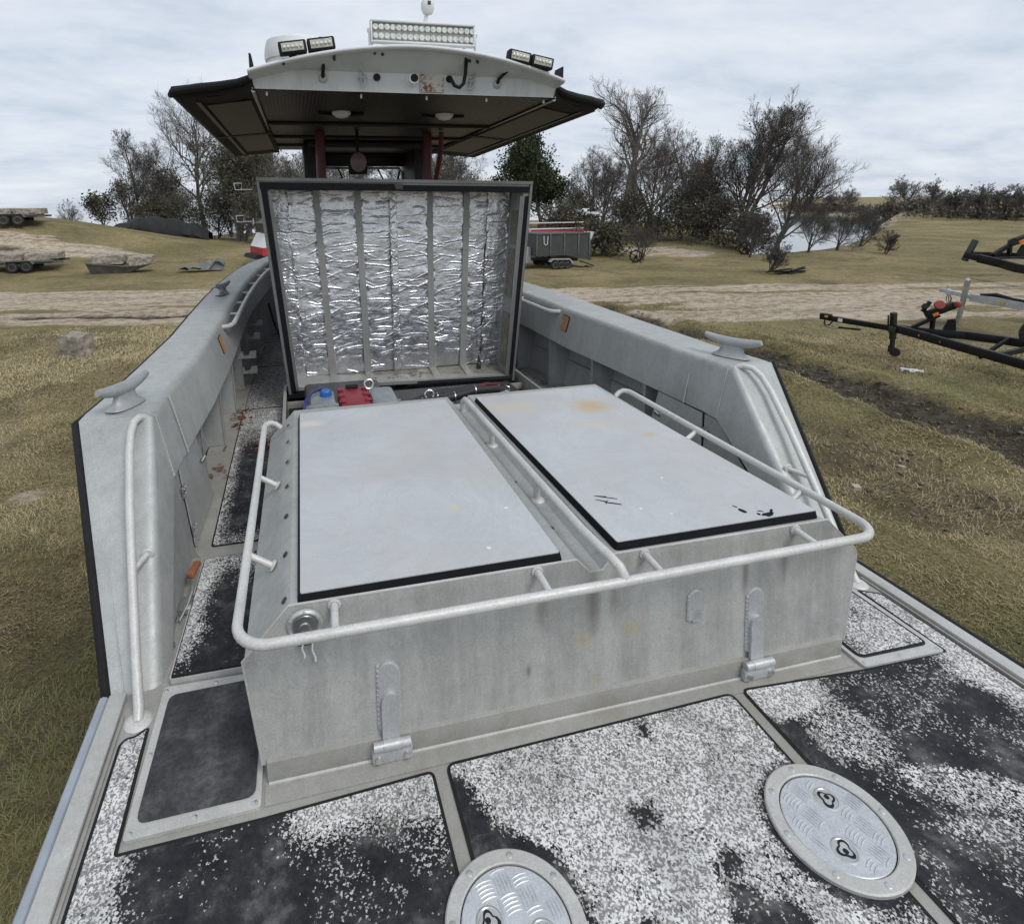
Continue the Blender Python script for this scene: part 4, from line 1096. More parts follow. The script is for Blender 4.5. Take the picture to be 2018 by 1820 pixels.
# grimy bare ledge panels at the bottom
M_grime = Mat("grimy_plate", (.25, .24, .2), .6, .2)
M_grime.color(M_grime.ramp(M_grime.noise(9, 7, .72, dist=1), [(.3, (.09, .08, .055)), (.5, (.21, .20, .16)), (.72, (.33, .32, .28))])); M_grime = M_grime.m
MB().add([(-.99, YL+.012, .165), (.95, YL+.012, .165), (.93, 5.10, .20), (-.98, 5.10, .20)], [(0, 1, 2, 3)]).build("lid_ledge", M_grime, lid)
lv = MB()
rnd = random.Random(12)
for k in range(46):
    x = rnd.choice([-.22, -.15, -.05, .08, .16])+rnd.gauss(0, .05); y = YL+rnd.uniform(.08, .24); a = rnd.uniform(0, 6.3); l_ = rnd.uniform(.008, .02)
    z = .17+.035*(y-YL)/.3+.006
    lv.add([(x-l_*math.cos(a), y-l_*math.sin(a), z), (x+.4*l_*math.sin(a), y-.4*l_*math.cos(a), z+.006), (x+l_*math.cos(a), y+l_*math.sin(a), z+.003), (x-.4*l_*math.sin(a), y+.4*l_*math.cos(a), z+.007)], [(0, 1, 2, 3)])
tag(lv.build("leaf_litter", M_brown, None), "scatter of dry brown leaf bits on the ledge inside the open engine lid", "leaves", kind="stuff")
# right inner wall with cut-outs
rw = MB()
for (v0, v1, dk_) in ((.69, .86, 0), (.42, .67, 1), (.06, .34, 1)):
    a = lq(1-ft, v0); b = lq(1-ft, v1)
    rw.add([(a[0]-.004, YL+.07, a[2]), (a[0]-.004, YL+.24, a[2]), (b[0]-.004, YL+.24, b[2]), (b[0]-.004, YL+.07, b[2])], [(0, 1, 2, 3)])
rw.each("side_recess", M_grime, lid)
rs = MB().lathe([(.022, 0), (.022, .05), (.014, .06), (.014, .08), (.010, .09), (.008, .13)], (.72, 5.0, .19), 16); rs.build("drain_fitting", M_dkmetal, lid)

# ------------------------------------------------------------------ hardtop
ZB = 2.545
def rim_z(x): return 2.83-.175*(abs(x-.02)/1.17)**1.9
ht = MB()
xsn = np.linspace(-1.175, 1.175, 33)
def yrim(x): return 4.20+.10*(abs(x)/1.17)**2
rows = []
for x in xsn:
    e_ = 1-(abs(x)/1.175)**14
    zr = rim_z(x)
    rows.append([(x*.985, 4.42, ZB), (x*.985, 4.42, ZB+.02), (x*.99, 4.41, min(zr-.05, ZB+.135)), (x, yrim(x)+.05, zr-.028), (x, yrim(x)+.012, zr-.026), (x, yrim(x), zr-.012), (x, yrim(x)+.010, zr), (x, yrim(x)+.1, zr+.006*e_), (x, 5.2, zr+.03*e_), (x*.98, 7.0, zr+.02*e_), (x*.95, 8.42, zr-.06), (x*.95, 8.44, zr-.10), (x*.95, 8.40, 2.47)])
ht.grid(rows)
ht.add([rows[0][i] for i in range(13)], [tuple(range(13))]); ht.add([rows[-1][i] for i in range(13)], [tuple(range(13))])
top = ht.build("hardtop", M_fascia, boat, 30)
# white cap strip along the rim
cp = MB(); cp.tube([(x, yrim(x)+.004, rim_z(x)-.008) for x in xsn], .013, 10); cp.build("rim_edge", M_white, top)
# ceiling: dark ribbed tread plate
mce = Mat("ceiling_tread", (.03, .03, .032), .42, .3)
wv = mce.n("ShaderNodeTexWave"); wv.inputs["Scale"].default_value = 11; wv.wave_type = 'BANDS'; wv.bands_direction = 'DIAGONAL'; mce.l(mce.mapped((1, 1, 0)), wv.inputs["Vector"])
wv2 = mce.n("ShaderNodeTexWave"); wv2.inputs["Scale"].default_value = 11; wv2.bands_direction = 'DIAGONAL'; mce.l(mce.mapped((-1, 1, 0)), wv2.inputs["Vector"])
hh = mce.math('MULTIPLY', wv.outputs["Fac"], wv2.outputs["Fac"])
mce.color(mce.ramp(hh, [(.2, (.0015, .0015, .002)), (.8, (.014, .014, .015))])); mce.bump(hh, .8, .01)
MB().add([(-1.145, 4.425, ZB-.004), (1.145, 4.425, ZB-.004), (1.09, 8.38, 2.468), (-1.09, 8.38, 2.468)], [(0, 1, 2, 3)]).build("ceiling_panel", mce.m, top, fixn=False)
for y in (5.9, 6.9, 7.7):
    m_ = MB(); z = ZB-.004-(y-4.425)*.0187; m_.box((-1.12, y, z-.03), (1.12, y+.03, z-.001), .003); m_.build("ceiling_beam", M_dkmetal, top)
for x in (-1.06, -.38, .12, .60, 1.08):
    m_ = MB(); m_.box((x-.007, 4.47, ZB-.035), (x+.007, 4.485, ZB-.006), .002); m_.build("snap_tab", M_white, top)
for s in (-1, 1):
    m_ = MB().tube([(s*1.15, 4.43, ZB-.012), (s*1.12, 6.4, 2.50), (s*1.095, 8.36, 2.46)], .014, 8); m_.build("side_rail", M_alum, top)
    lt = MB().lathe([(.082, 0), (.080, -.02), (.066, -.03)], (s*.464, 5.26, 2.524), 28); lo = lt.build("dome_light", M_white, boat)
    MB().lathe([(.060, -.03), (.052, -.045), (.02, -.052)], (s*.464, 5.26, 2.524), 28).build("dome_lens", M_white, lo)
    MB().tube([(s*.464-.2, 5.30, 2.517), (s*.464, 5.36, 2.51), (s*.464+.2, 5.30, 2.517)], .012, 8).build("light_cable", M_black, lo)
    # posts
    p_ = MB().cyl((s*.598, 6.53, .0), (s*.595, 6.53, 2.51), .052, 20); p_.lathe([(.085, 0), (.085, .012)], (s*.598, 6.53, .001), 20); po = p_.build("support_post", M_redpost, top)
p_ = MB().tube([(.70, 6.3, 2.49), (.71, 6.35, 2.3), (.69, 6.5, 2.0), (.64, 6.55, 1.7), (.62, 6.55, 1.2)], .028, 12); p_.build("cable_conduit", M_redpost, top)
# canvas wings
M_clear = simple("grimy_clear_vinyl", (.019, .0175, .0155), .5, 0, .25, 3)
for s in (-1, 1):
    A = [(s*1.15, 4.40, 2.585), (s*1.22, 4.46, 2.60), (s*1.738, 4.70, 2.575), (s*1.775, 4.80, 2.555), (s*1.68, 7.90, 2.405), (s*1.63, 8.02, 2.40), (s*1.06, 8.44, 2.43)]
    n_ = len(A)
    def und(u, v):
        """point on the underside: u from the roof outward, v from aft forward"""
        ia = Vector((1.135, 4.42, 2.533)).lerp(Vector((1.065, 8.42, 2.44)), v)
        oa = Vector((1.70, 4.76, 2.505)).lerp(Vector((1.60, 7.95, 2.345)), v)
        p = ia.lerp(oa, u); return Vector((s*p.x, p.y, p.z))
    mb = MB()
    topv = [(x, y, z+.018) for x, y, z in A]
    mb.add(topv, [tuple(range(n_))])
    ring_o = [Vector(p) for p in A]
    botp = [und(0, 0), und(.12, 0), und(.95, 0), und(1, .03), und(1, .97), und(.95, 1), und(0, 1)]
    mb.add(topv+[tuple(p) for p in ring_o]+[tuple(p) for p in botp], [(k*n_+i, k*n_+i+1, (k+1)*n_+i+1, (k+1)*n_+i) for k in (0, 1) for i in range(n_-1)]+[(n_-1, 0, n_, 2*n_-1), (2*n_-1, n_, 2*n_, 3*n_-1)])
    mb.grid([[tuple(und(u, v)+Vector((0, 0, .006*math.sin(u*9+v*13)*(0 < u < 1)))) for u in np.linspace(0, 1, 7)] for v in np.linspace(0, 1, 15)])
    wo = mb.build("canvas_wing", M_canvas, boat, 50)
    for (u0, u1, v0, v1) in ((.10, .70, .07, .50), (.08, .68, .535, .88)):
        wp_ = MB().grid([[tuple(und(u, v)+Vector((0, 0, -.009))) for u in np.linspace(u0, u1, 5)] for v in np.linspace(v0, v1, 7)])
        wp_.build("vinyl_window", M_clear, wo)
    bz_ = MB(); bz_.beam(und(.02, .515), und(.98, .52), .03, .03); bz_.beam(und(.78, .03), und(.78, .95), .035, .02); bz_.build("wing_batten", M_dkmetal, wo)
    # folded canvas lip along the aft edge
    lp = MB().tube([(s*1.16, 4.40, 2.615), (s*1.25, 4.45, 2.59), (s*1.4, 4.53, 2.578), (s*1.55, 4.60, 2.572), (s*1.68, 4.68, 2.565), (s*1.735, 4.72, 2.56), (s*1.765, 4.80, 2.548)], [.022, .026, .028, .030, .028, .026, .022], 10); lp.build("rolled_lip", M_canvas, wo)
# fascia fittings
YFA = 4.418
for (x, ztop, xt) in ((-.66, 2.775, -.655), (.665, 2.755, .765)):
    m_ = MB().tube([(x, YFA-.01, 2.635), (x, YFA-.04, 2.66), (x+(xt-x)*.4, YFA-.05, 2.70), (x+(xt-x)*.9, YFA-.09, 2.745), (xt, YFA-.12, ztop)], .013, 10); mo = m_.build("cable", M_black, boat)
    MB().lathe([(.035, 0), (.032, .010), (.020, .018)], (x, YFA, 2.630), 20, Matrix.Rotation(R(90), 3, 'X')).build("cable_gland", M_alum, mo)
m_ = MB().tube([(.285, YFA-.01, 2.655), (.288, YFA-.05, 2.64), (.305, YFA-.07, 2.598), (.34, YFA-.08, 2.582), (.37, YFA-.09, 2.61), (.382, YFA-.10, 2.68), (.378, YFA-.13, 2.77), (.365, YFA-.14, 2.785)], .014, 10); mo = m_.build("cable", M_black, boat)
MB().lathe([(.028, 0), (.026, .012)], (.282, YFA, 2.655), 18, Matrix.Rotation(R(90), 3, 'X')).build("cable_gland", M_black, mo)
for x in (-.376, .455):
    m_ = MB(); rx_ = 0 if x < 0 else .03
    for k in (-1, 1):
        m_.tube([(x+rx_, YFA-.035, 2.685), (x+k*.012, YFA-.035, 2.66), (x+k*.014, YFA-.035, 2.60), (x-rx_, YFA-.035, 2.575)], .006, 8)
    m_.box((x-.030, YFA-.038, 2.632), (x+.03, YFA-.024, 2.645), .003); m_.cyl((x, YFA, 2.638), (x, YFA-.03, 2.638), .014, 12); m_.build("tie_cleat", M_alum, top)
MB().cyl((-.269, YFA+.005, 2.648), (-.269, YFA-.016, 2.648), .026, 20).build("rubber_plug", M_black, top)
m_ = MB().lathe([(.048, 0), (.046, .012), (.036, .016), (.034, .05)], (-.002, YFA, 2.640), 24, Matrix.Rotation(R(90), 3, 'X')); mo = m_.build("pipe_fitting", M_white, boat)
MB().cyl((.004, YFA-.03, 2.645), (.004, YFA-.0515, 2.645), .029, 20).build("pipe_bore", M_black, mo)
mr = Mat("rusty_plate", (.5, .47, .4), .7)
rx = mr.noise(16, 6, .7); rx2 = mr.noise(45, 4, .6)
rust = mr.ramp(mr.math('ADD', rx, mr.math('MULTIPLY', rx2, .2)), [(.60, 0.0), (.72, 1.0)])
mr.color(mr.mix(rust, (.52, .49, .43), (.16, .065, .03))); 
m_ = MB().box((.052, YFA-.012, 2.556), (.243, YFA-.001, 2.707), .003); mo = m_.build("rusty_plate", mr.m, boat)
sc_ = MB()
for (x, z) in ((.065, 2.57), (.23, 2.57), (.065, 2.695), (.23, 2.695)): sc_.cyl((x, YFA-.012, z), (x, YFA-.015, z), .006, 8)
sc_.each("screw", M_dkmetal, mo)
sm_ = MB()
for (x, z) in ((-.93, 2.715), (-.93, 2.695), (-.585, 2.757), (-.585, 2.738), (-.30, 2.79), (-.245, 2.785), (.40, 2.765), (.46, 2.76)): sm_.cyl((x, YFA-.13, z), (x, YFA-.155, z-.012), .011, 10)
sm_.each("under_rim_bolt", M_dkmetal, top)
for s in (-1, 1):
    m_ = MB().prism([(s*1.16, 4.30, 2.66), (s*1.13, 4.30, 2.665), (s*1.145, 4.30, 2.75), (s*1.16, 4.30, 2.755)], (0, .12, 0)); m_.build("nav_light_shade", M_black, top)

# light bar
lb = MB()
A_, B_ = Vector((-.303, 4.44, 2.980)), Vector((.492, 4.44, 2.977))
lb.box((-.400, -.02, -.070), (.400, .06, -.058), .004, Matrix.Rotation(R(0), 3, 'X'), None)
lb = MB(); zc = 2.978
lb.box((-.303, 4.435, zc-.078), (.494, 4.50, zc-.064), .004); lb.box((-.303, 4.435, zc+.064), (.494, 4.50, zc+.078), .004)
lb.box((-.303, 4.435, zc-.064), (-.289, 4.50, zc+.064), .003); lb.box((.480, 4.435, zc-.064), (.494, 4.50, zc+.064), .003); lb.box((-.289, 4.475, zc-.064), (.480, 4.52, zc+.064), .002)
for k in range(9): lb.box((-.29+.09*k, 4.52, zc-.07), (-.27+.09*k, 4.57, zc+.07), .003)
lbo = lb.build("light_bar", M_white, boat)
lens = MB()
ml = Mat("lamp_reflector", (.80, .79, .70), .15, .85); ml.color(ml.ramp(ml.noise(60, 2), [(.3, (.55, .54, .46)), (.7, (.95, .94, .85))])); M_lamp = ml.m
for r_ in range(2):
    for k in range(18):
        x = -.268+.0435*k
        lens.lathe([(.0205, 0), (.0195, -.012), (.013, -.026), (.005, -.031)], (x+.002, 4.444, zc+.0305-.061*r_), 12, Matrix.Rotation(R(90), 3, 'X'))
lens.build("lamp_cell", M_lamp, lbo)
br = MB()
for s, x in ((-1, -.31), (1, .50)):
    br.box((x-.006, 4.45, 2.80), (x+.006, 4.48, 3.0), .002); br.cyl((x-.014, 4.465, 2.985), (x+.014, 4.465, 2.985), .016, 10); br.beam((x, 4.465, 2.84), (x-s*.06, 4.55, 2.81), .012, .012)
br.build("bracket", M_steel, lbo)
# twin flood lamps
def flood(x0, x1, z0, z1, s):
    a = math.atan2(z1-z0, x1-x0); L_ = math.hypot(x1-x0, z1-z0); rot = Matrix.Rotation(-a, 3, 'Y')
    f_ = 4.27/4.08; c0 = Vector((-.915+((x0+x1)/2+.915)*f_, 4.27, 1.75+((z0+z1)/2-.012-1.75)*f_)); L_ *= f_
    for k in (-1, 1):
        c = c0+rot @ Vector((k*L_*.257, 0, 0))
        b_ = MB(); hw, hh_ = L_*.246, .042
        b_.box((-hw, -.03, -hh_), (hw, .05, hh_), .010, rot, c); b_.beam(c+Vector((0, .045, -.02)), c+Vector((0, .13, -.05)), .05, .03)
        bo_ = b_.build("flood_lamp", M_black, boat)
        ln = MB(); ln.box((-hw*.80, -.004, -hh_*.66), (hw*.80, .004, hh_*.66), .003, rot, c+Vector((0, -.042, 0)))
        ln.build("lens", M_lensd, bo_)
        ce = MB()
        for j in range(5): ce.lathe([(.012, 0), (.010, .006), (.003, .008)], c+rot @ Vector(((j-2)*hw*.30, -.0465, 0)), 10, Matrix.Rotation(R(90), 3, 'X'))
        ce.build("lamp_cell", M_lamp, bo_)
M_lensd = simple("lens_grey", (.50, .50, .45), .15, 0, .3, 40)
flood(-.955, -.595, 2.742, 2.797, -1)
flood(.622, .958, 2.775, 2.718, 1)
# radome
rd = MB(); prof_ = [(.30, 0), (.305, .03), (.30, .09), (.285, .15), (.20, .185), (.08, .205), (.0, .21)]
rd.lathe([(r_*.95, z) for r_, z in prof_], (-.80, 5.32, 2.93), 36); rdo = rd.build("radar_dome", M_white, boat)
MB().lathe([(.27, 0), (.27, .14)], (-.80, 5.32, 2.795), 24).build("radar_base", M_white, rdo)
MB().box((-.62, 5.55, 3.16), (-.53, 5.64, 3.21), .008).build("gps_puck", M_dkmetal, rdo)
# ball antenna on a mast
an = MB().tube([(.30, 5.6, 2.85), (.33, 5.6, 3.2), (.385, 5.6, 3.45)], [.024, .02, .018], 12); ano = an.build("antenna_mast", M_white, boat)
MB().lathe([(.01, -.075), (.045, -.06), (.062, -.02), (.062, .03), (.045, .065), (.012, .08)], (.398, 5.6, 3.53), 24).build("antenna_ball", M_white, ano)
m_ = MB(); m_.box((.385, 5.535, 3.53), (.415, 5.545, 3.565), .002); m_.build("antenna_vent", M_dkmetal, ano)
m_ = MB().tube([(.06, 5.4, 2.85), (.10, 5.4, 2.95)], .012, 8); m_.build("short_whip", M_white, boat)

# helm console under the hardtop
M_cons = simple("dark_console", (.018, .018, .02), .5, 0, .3, 8)
cn = MB(); cn.box((-.74, 7.3, .0), (.80, 8.3, 1.72), .03)
cn.box((-.76, 7.35, 1.72), (-.60, 8.25, 2.46), .01); cn.box((.62, 7.35, 1.72), (.80, 8.25, 2.46), .01)
cn.box((-.60, 8.16, 2.235), (.62, 8.25, 2.46), .01)
cn.box((-.70, 7.2, 2.40), (.74, 8.15, 2.465), .01)
con = cn.build("helm_console", M_cons, boat)
wf = MB().tube([(-.585, 8.15, 1.74), (-.585, 8.15, 2.15), (-.545, 8.15, 2.21), (.565, 8.15, 2.21), (.605, 8.15, 2.15), (.605, 8.15, 1.74)], .016, 8); wf.build("windscreen_frame", M_alum, con)
wp = MB().beam((-.30, 8.1, 2.22), (-.20, 8.1, 1.98), .02, .02); wp.beam((.25, 8.1, 2.2), (.38, 8.1, 1.95), .02, .02); wp.beam((.57, 8.1, 2.2), (.52, 8.1, 2.0), .02, .02); wp.build("wiper", M_black, con)
ov = MB().lathe([(.082, 0), (.088, .01), (.07, .03), (.02, .045)], (-.20, 6.42, 2.175), 28, Matrix.Rotation(R(90), 3, 'X') @ Matrix.Diagonal((1, 1.2, 1)))
ovo = ov.build("dish_lamp", simple("pale_pink_plastic", (.22, .17, .16), .5, 0, .1), boat)
MB().box((-.30, 6.44, 2.05), (-.10, 6.52, 2.16), .01).build("lamp_mount", M_black, ovo)
MB().cyl((-.20, 6.48, 2.1), (-.20, 6.48, 2.50), .02).build("lamp_stem", M_black, ovo)
st_ = MB(); st_.box((-.62, 5.75, 0), (-.10, 6.25, .9), .03); st_.box((.10, 5.75, 0), (.62, 6.25, .9), .03); st_.build("helm_seat", M_cons, boat)

# ------------------------------------------------------------------ loose things on the deck
def leaf_clump(name, c, n, sp, label, seed):
    r_ = random.Random(seed); m_ = MB()
    for k in range(n):
        x = c[0]+r_.gauss(0, sp[0]); y = c[1]+r_.gauss(0, sp[1]); z = c[2]+r_.uniform(.004, .02); a = r_.uniform(0, 6.3); l_ = r_.uniform(.012, .03); b_ = l_*r_.uniform(.25, .5)
        ca, sa = math.cos(a), math.sin(a); t1, t2 = r_.uniform(-.008, .012), r_.uniform(-.008, .012)
        m_.add([(x-l_*ca, y-l_*sa, z), (x+b_*sa, y-b_*ca, z+t1), (x+l_*ca, y+l_*sa, z+t2), (x-b_*sa, y+b_*ca, z+.004)], [(0, 1, 2), (0, 2, 3)])
    tag(m_.build(name, M_brown), label, "leaves", kind="stuff")
leaf_clump("dry_leaves", (-1.44, 4.72, .004), 60, (.05, .12), "rust brown dead leaves along the left side deck beside the hull frames", 1)
leaf_clump("dry_leaves", (-1.15, 4.12, .006), 70, (.09, .09), "dead leaves caught beside the engine box on the left side deck", 2)
leaf_clump("dry_leaves", (-1.47, 3.75, .004), 12, (.03, .05), "few dead leaves at the foot of a left hull frame", 3)
os_ = thing("ratchet_strap", (-1.440, 2.38, .004), "orange handled ratchet strap lying in the left scupper under the bulwark", "strap")
m_ = MB().box((-.03, .16, .04), (.005, .27, .065), .008, Matrix.Rotation(R(-8), 3, 'Z'), (-.01, .22, .07)); m_.build("handle", simple("faded_orange_handle", (.27, .10, .04), .6, 0, .3, 40), os_)
m_ = MB(); m_.tube([(-.01, .16, .06), (.0, .08, .05), (-.01, .02, .03), (-.03, -.05, .015)], .006, 8); m_.box((-.045, .0, .003), (.02, .09, .03), .004); m_.tube([(-.05, -.02, .02), (-.055, -.1, .012), (-.04, -.17, .01)], .007, 8); m_.lathe([(.018, 0), (.018, .012)], (-.04, -.18, .0), 12); m_.build("ratchet", M_steel, os_)
# grey mooring-line holders (notched plates) in the left frames
rk = MB()
for (y, z) in ((5.52, .30), (5.56, .14), (6.2, .33), (6.75, .36)):
    for s in (-1,):
        rk.prism([(-1.33, y, z), (-1.50, y, z), (-1.50, y, z+.012), (-1.47, y, z+.06), (-1.455, y, z+.06), (-1.44, y, z+.02), (-1.40, y, z+.02), (-1.385, y, z+.06), (-1.33, y, z+.06)], (0, .05, 0))
rk.each("rope_rack", M_frame, boat)
rp_ = MB().tube([(-1.28, 7.4, .5), (-1.22, 7.2, .3), (-1.12, 7.0, .08), (-1.08, 6.95, .03)], .014, 8); rp_.lathe([(.04, 0), (.04, .03)], (-1.06, 6.93, .006), 12); rp_.build("boat_hook", M_black, boat)

# ------------------------------------------------------------------ trees
def bark(name, c): return simple(name, c, .9, 0, .35, 6)
M_bark = bark("bark_grey", (.11, .10, .09))
M_bark2 = bark("bark_brown", (.085, .076, .067))
M_barkp = bark("bark_pale", (.135, .122, .108))
def leafm(name, a, b):
    m = Mat(name, a, .75, 0, .3); m.color(m.mix(m.ramp(m.noise(1.6, 5, .7), [(.35, 0.0), (.65, 1.0)]), a, b)); return m.m
M_oak = leafm("evergreen_leaves", (.020, .030, .012), (.055, .068, .024))
M_scrub = leafm("grey_green_leaves", (.050, .052, .034), (.105, .10, .062))
M_rust = leafm("dry_russet_leaves", (.085, .062, .043), (.135, .098, .065))
M_dull = leafm("dull_brown_green_leaves", (.050, .048, .034), (.10, .090, .062))

class Tubes:
    def __init__(s): s.V = []; s.Q = []; s.n = 0
    def add(s, P, Rd, seg):
        P = np.asarray(P); k = len(P); T = np.gradient(P, axis=0); T /= np.linalg.norm(T, axis=1)[:, None]+1e-9
        ref = np.array((0, 0, 1.)) if abs(T[0, 2]) < .85 else np.array((1., 0, 0))
        A = np.cross(T, ref); A /= np.linalg.norm(A, axis=1)[:, None]+1e-9; B = np.cross(T, A)
        a = np.arange(seg)*2*np.pi/seg
        V = P[:, None, :]+(A[:, None, :]*np.cos(a)[None, :, None]+B[:, None, :]*np.sin(a)[None, :, None])*np.asarray(Rd)[:, None, None]
        s.V.append(V.reshape(-1, 3)); i = s.n+np.arange(k*seg).reshape(k, seg); j = np.roll(i, -1, axis=1)
        s.Q.append(np.stack([i[:-1], j[:-1], j[1:], i[1:]], -1).reshape(-1, 4)); s.n += k*seg
    def mesh(s, name, mat, parent):
        if not s.V: return
        return np_mesh(name, np.concatenate(s.V), np.concatenate(s.Q), mat, parent)

def tree(name, loc, H, label, group, seed, bark_m, W=.5, trunk_r=None, trunks=1, lean=(0, 0), levels=4, kids=(9, 6, 5, 4), first=.28, up=.25, leaves=None, nleaf=0, lsize=.13, lspread=.5, twig=.010, spread=52, lmin=.25, gnarl=.16, cat="tree", crown_name="crown", copyof=None):
    rg = np.random.default_rng(seed)
    root = thing(name, loc, label, cat, group)
    big, fine, tips, last = Tubes(), Tubes(), [], []
    tr = trunk_r or H*.018
    def branch(p, d, ln, rad, lev):
        n = (9, 7, 6, 5, 4)[lev]; P = [p]; dd = d.copy(); step = ln/(n-1)
        rn = rg.normal(0, gnarl*(1 if lev else .55), (n-1, 3))
        bias = np.array((lean[0]*.12*(lev == 0), lean[1]*.12*(lev == 0), up*(.25 if lev == 0 else .5)*(.5 if lev > 2 else 1)))
        for k in range(n-1):
            dd = dd+rn[k]+bias
            dd = dd/math.sqrt(dd.dot(dd)); P.append(P[-1]+dd*step)
        P = np.array(P); tt = np.linspace(0, 1, n)
        Rd = np.maximum(rad*(1-tt*.80 if lev else 1-.72*tt), twig*.55)
        if lev == 0: Rd[0] *= 1.5
        (big if lev <= 1 else fine).add(P, Rd, (9, 6, 4, 3, 3)[lev])
        if lev >= levels: tips.append(P[-1]); tips.append(P[len(P)//2]); return
        nk = kids[min(lev, len(kids)-1)]
        if lev == levels-1: tips.append(P[-1])
        f0 = first if lev == 0 else .2
        T_ = f0+(1-f0)*((np.arange(nk)+rg.uniform(.1, .9, nk))/nk)
        X_ = T_*(n-1); A_ = np.minimum(X_.astype(int), n-2); F_ = (X_-A_)[:, None]
        Qp = P[A_]*(1-F_)+P[A_+1]*F_; Dv = P[A_+1]-P[A_]; Dv /= np.linalg.norm(Dv, axis=1)[:, None]
        if lev == 0:
            az = np.arange(nk)*2.4+rg.normal(0, .5, nk); Ax = np.stack([np.cos(az), np.sin(az), np.zeros(nk)], 1)
        else: Ax = rg.normal(0, 1, (nk, 3))
        Ax -= Dv*(Ax*Dv).sum(1)[:, None]; Ax /= np.linalg.norm(Ax, axis=1)[:, None]
        Sa = np.radians(spread*(1.05-.45*T_)+rg.normal(0, 9, nk))[:, None]; Nd = Dv*np.cos(Sa)+Ax*np.sin(Sa)
        Rr = np.interp(T_, tt, Rd)
        L2 = (ln*W*1.15*(1.08-.62*T_) if lev == 0 else ln*.62*(1.1-.55*T_))*rg.uniform(.75, 1.2, nk)
        if lev+1 == 4:
            last.append((Qp, Nd, L2)); tips.extend(Qp+Nd*L2[:, None]*.7)
        else:
            for i in range(nk): branch(Qp[i], Nd[i], L2[i], min(Rr[i]*.72, Rr[i]*.45+rad*.12), lev+1)
        if lev <= 1: tips.append(P[-1])
    for k in range(trunks):
        a = rg.uniform(0, 6.28); off = np.array((math.cos(a), math.sin(a), 0))*tr*(1.4 if trunks > 1 else 0)
        d0 = np.array((lean[0]*.55+(rg.normal(0, .20) if trunks > 1 else 0), lean[1]*.55+(rg.normal(0, .15) if trunks > 1 else 0), 1.)); d0 /= np.linalg.norm(d0)
        branch(off, d0, H*(.92 if k == 0 else rg.uniform(.7, .92)), tr, 0)
    if last:
        Q_ = np.concatenate([q for q, _, _ in last]); D_ = np.concatenate([d_ for _, d_, _ in last]); L_ = np.concatenate([l_ for _, _, l_ in last])[:, None]
        nl_ = len(Q_); e1 = np.cross(D_, np.array((.3, .2, .9))); e1 /= np.linalg.norm(e1, axis=1)[:, None]+1e-9; e2 = np.cross(D_, e1)
        p1 = Q_+D_*L_*.5+rg.normal(0, .06, (nl_, 3))*L_; p2 = p1+D_*L_*.5+rg.normal(0, .10, (nl_, 3))*L_+np.array((0, 0, .12))*L_
        V_ = []
        for pp_, r_ in ((Q_, twig*.8), (p1, twig*.6), (p2, twig*.3)):
            for k in range(3): V_.append(pp_+(e1*math.cos(k*2.094)+e2*math.sin(k*2.094))*r_)
        V_ = np.stack(V_, 1).reshape(-1, 3); b_ = fine.n+np.arange(nl_)[:, None]*9
        Qd = np.concatenate([b_+np.array((i*3+k, i*3+(k+1) % 3, i*3+3+(k+1) % 3, i*3+3+k)) for i in (0, 1) for k in range(3)])
        fine.V.append(V_); fine.Q.append(Qd); fine.n += nl_*9
    zt_ = np.percentile(np.array(tips)[:, 2], 99); sc_t = H/zt_
    for tb in (big, fine): tb.V = [v*sc_t for v in tb.V]
    tips = [t_*sc_t for t_ in tips]
    big.mesh("trunk", bark_m, root)
    if fine.V: fine.mesh("twigs" if nleaf else crown_name, bark_m, root)
    if nleaf:
        T_ = np.array([t for t in tips if t[2] > H*lmin]) if len(tips) else np.zeros((1, 3))
        idx = rg.integers(0, len(T_), nleaf); C = T_[idx]+rg.normal(0, lspread, (nleaf, 3))*np.array((1, 1, .7))
        A = rg.normal(0, 1, (nleaf, 3)); A /= np.linalg.norm(A, axis=1)[:, None]; B = rg.normal(0, 1, (nleaf, 3)); B -= A*(A*B).sum(1)[:, None]; B /= np.linalg.norm(B, axis=1)[:, None]
        sz = lsize*rg.uniform(.5, 1.3, nleaf)[:, None]
        V = np.stack([C-A*sz, C-B*sz*.55, C+A*sz, C+B*sz*.55], 1).reshape(-1, 3)
        np_mesh(crown_name, V, np.arange(nleaf*4).reshape(-1, 4), leaves, root, smooth=False)
    return root
def gp(x, y, dz=-.05): return (x, y, float(gz(np.array([x]), np.array([y]))[0])+dz)
GB = "bare winter trees on the lake bank"
# right of the boat
tree("bare_tree", gp(30.9, 50.8), 14.6, "tallest bare pale tree with forked trunk standing just right of the hardtop", GB, 11, M_barkp, .52, .40, 2, (.03, 0), 4, (9, 7, 6, 4), .42, .18, spread=46, gnarl=.20, twig=.015)
tree("bare_tree", gp(26.8, 48.6), 7.6, "slim bare pale tree left of the tallest forked tree", GB, 12, M_barkp, .46, .15, 1, (-.05, 0), 4, (11, 8, 6, 6), .22, twig=.011)
tree("bare_tree", gp(27.4, 41.2), 8.0, "bare tree with scattered russet leaves right of the tallest forked tree", GB, 13, M_bark, .48, .15, 2, (.0, 0), 4, (10, 7, 6, 5), .25, leaves=M_rust, nleaf=1300, lsize=.085, lspread=.22)
tree("bare_tree", gp(30.9, 41.1), 8.8, "thin upright bare tree midway along the right bank", GB, 14, M_barkp, .40, .13, 3, (.06, 0), 4, (10, 6, 6, 5), .25, .3, leaves=M_rust, nleaf=500, lsize=.08, lspread=.3)
tree("bare_tree", gp(29.4, 34.6), 9.2, "dark round-crowned bare tree leaning right over the lake", GB, 15, M_bark2, .54, .19, 3, (.13, -.10), 4, (12, 8, 6, 6), .28, .30, spread=46, leaves=M_dull, nleaf=700, lsize=.075, lspread=.2, lmin=.6, twig=.012)
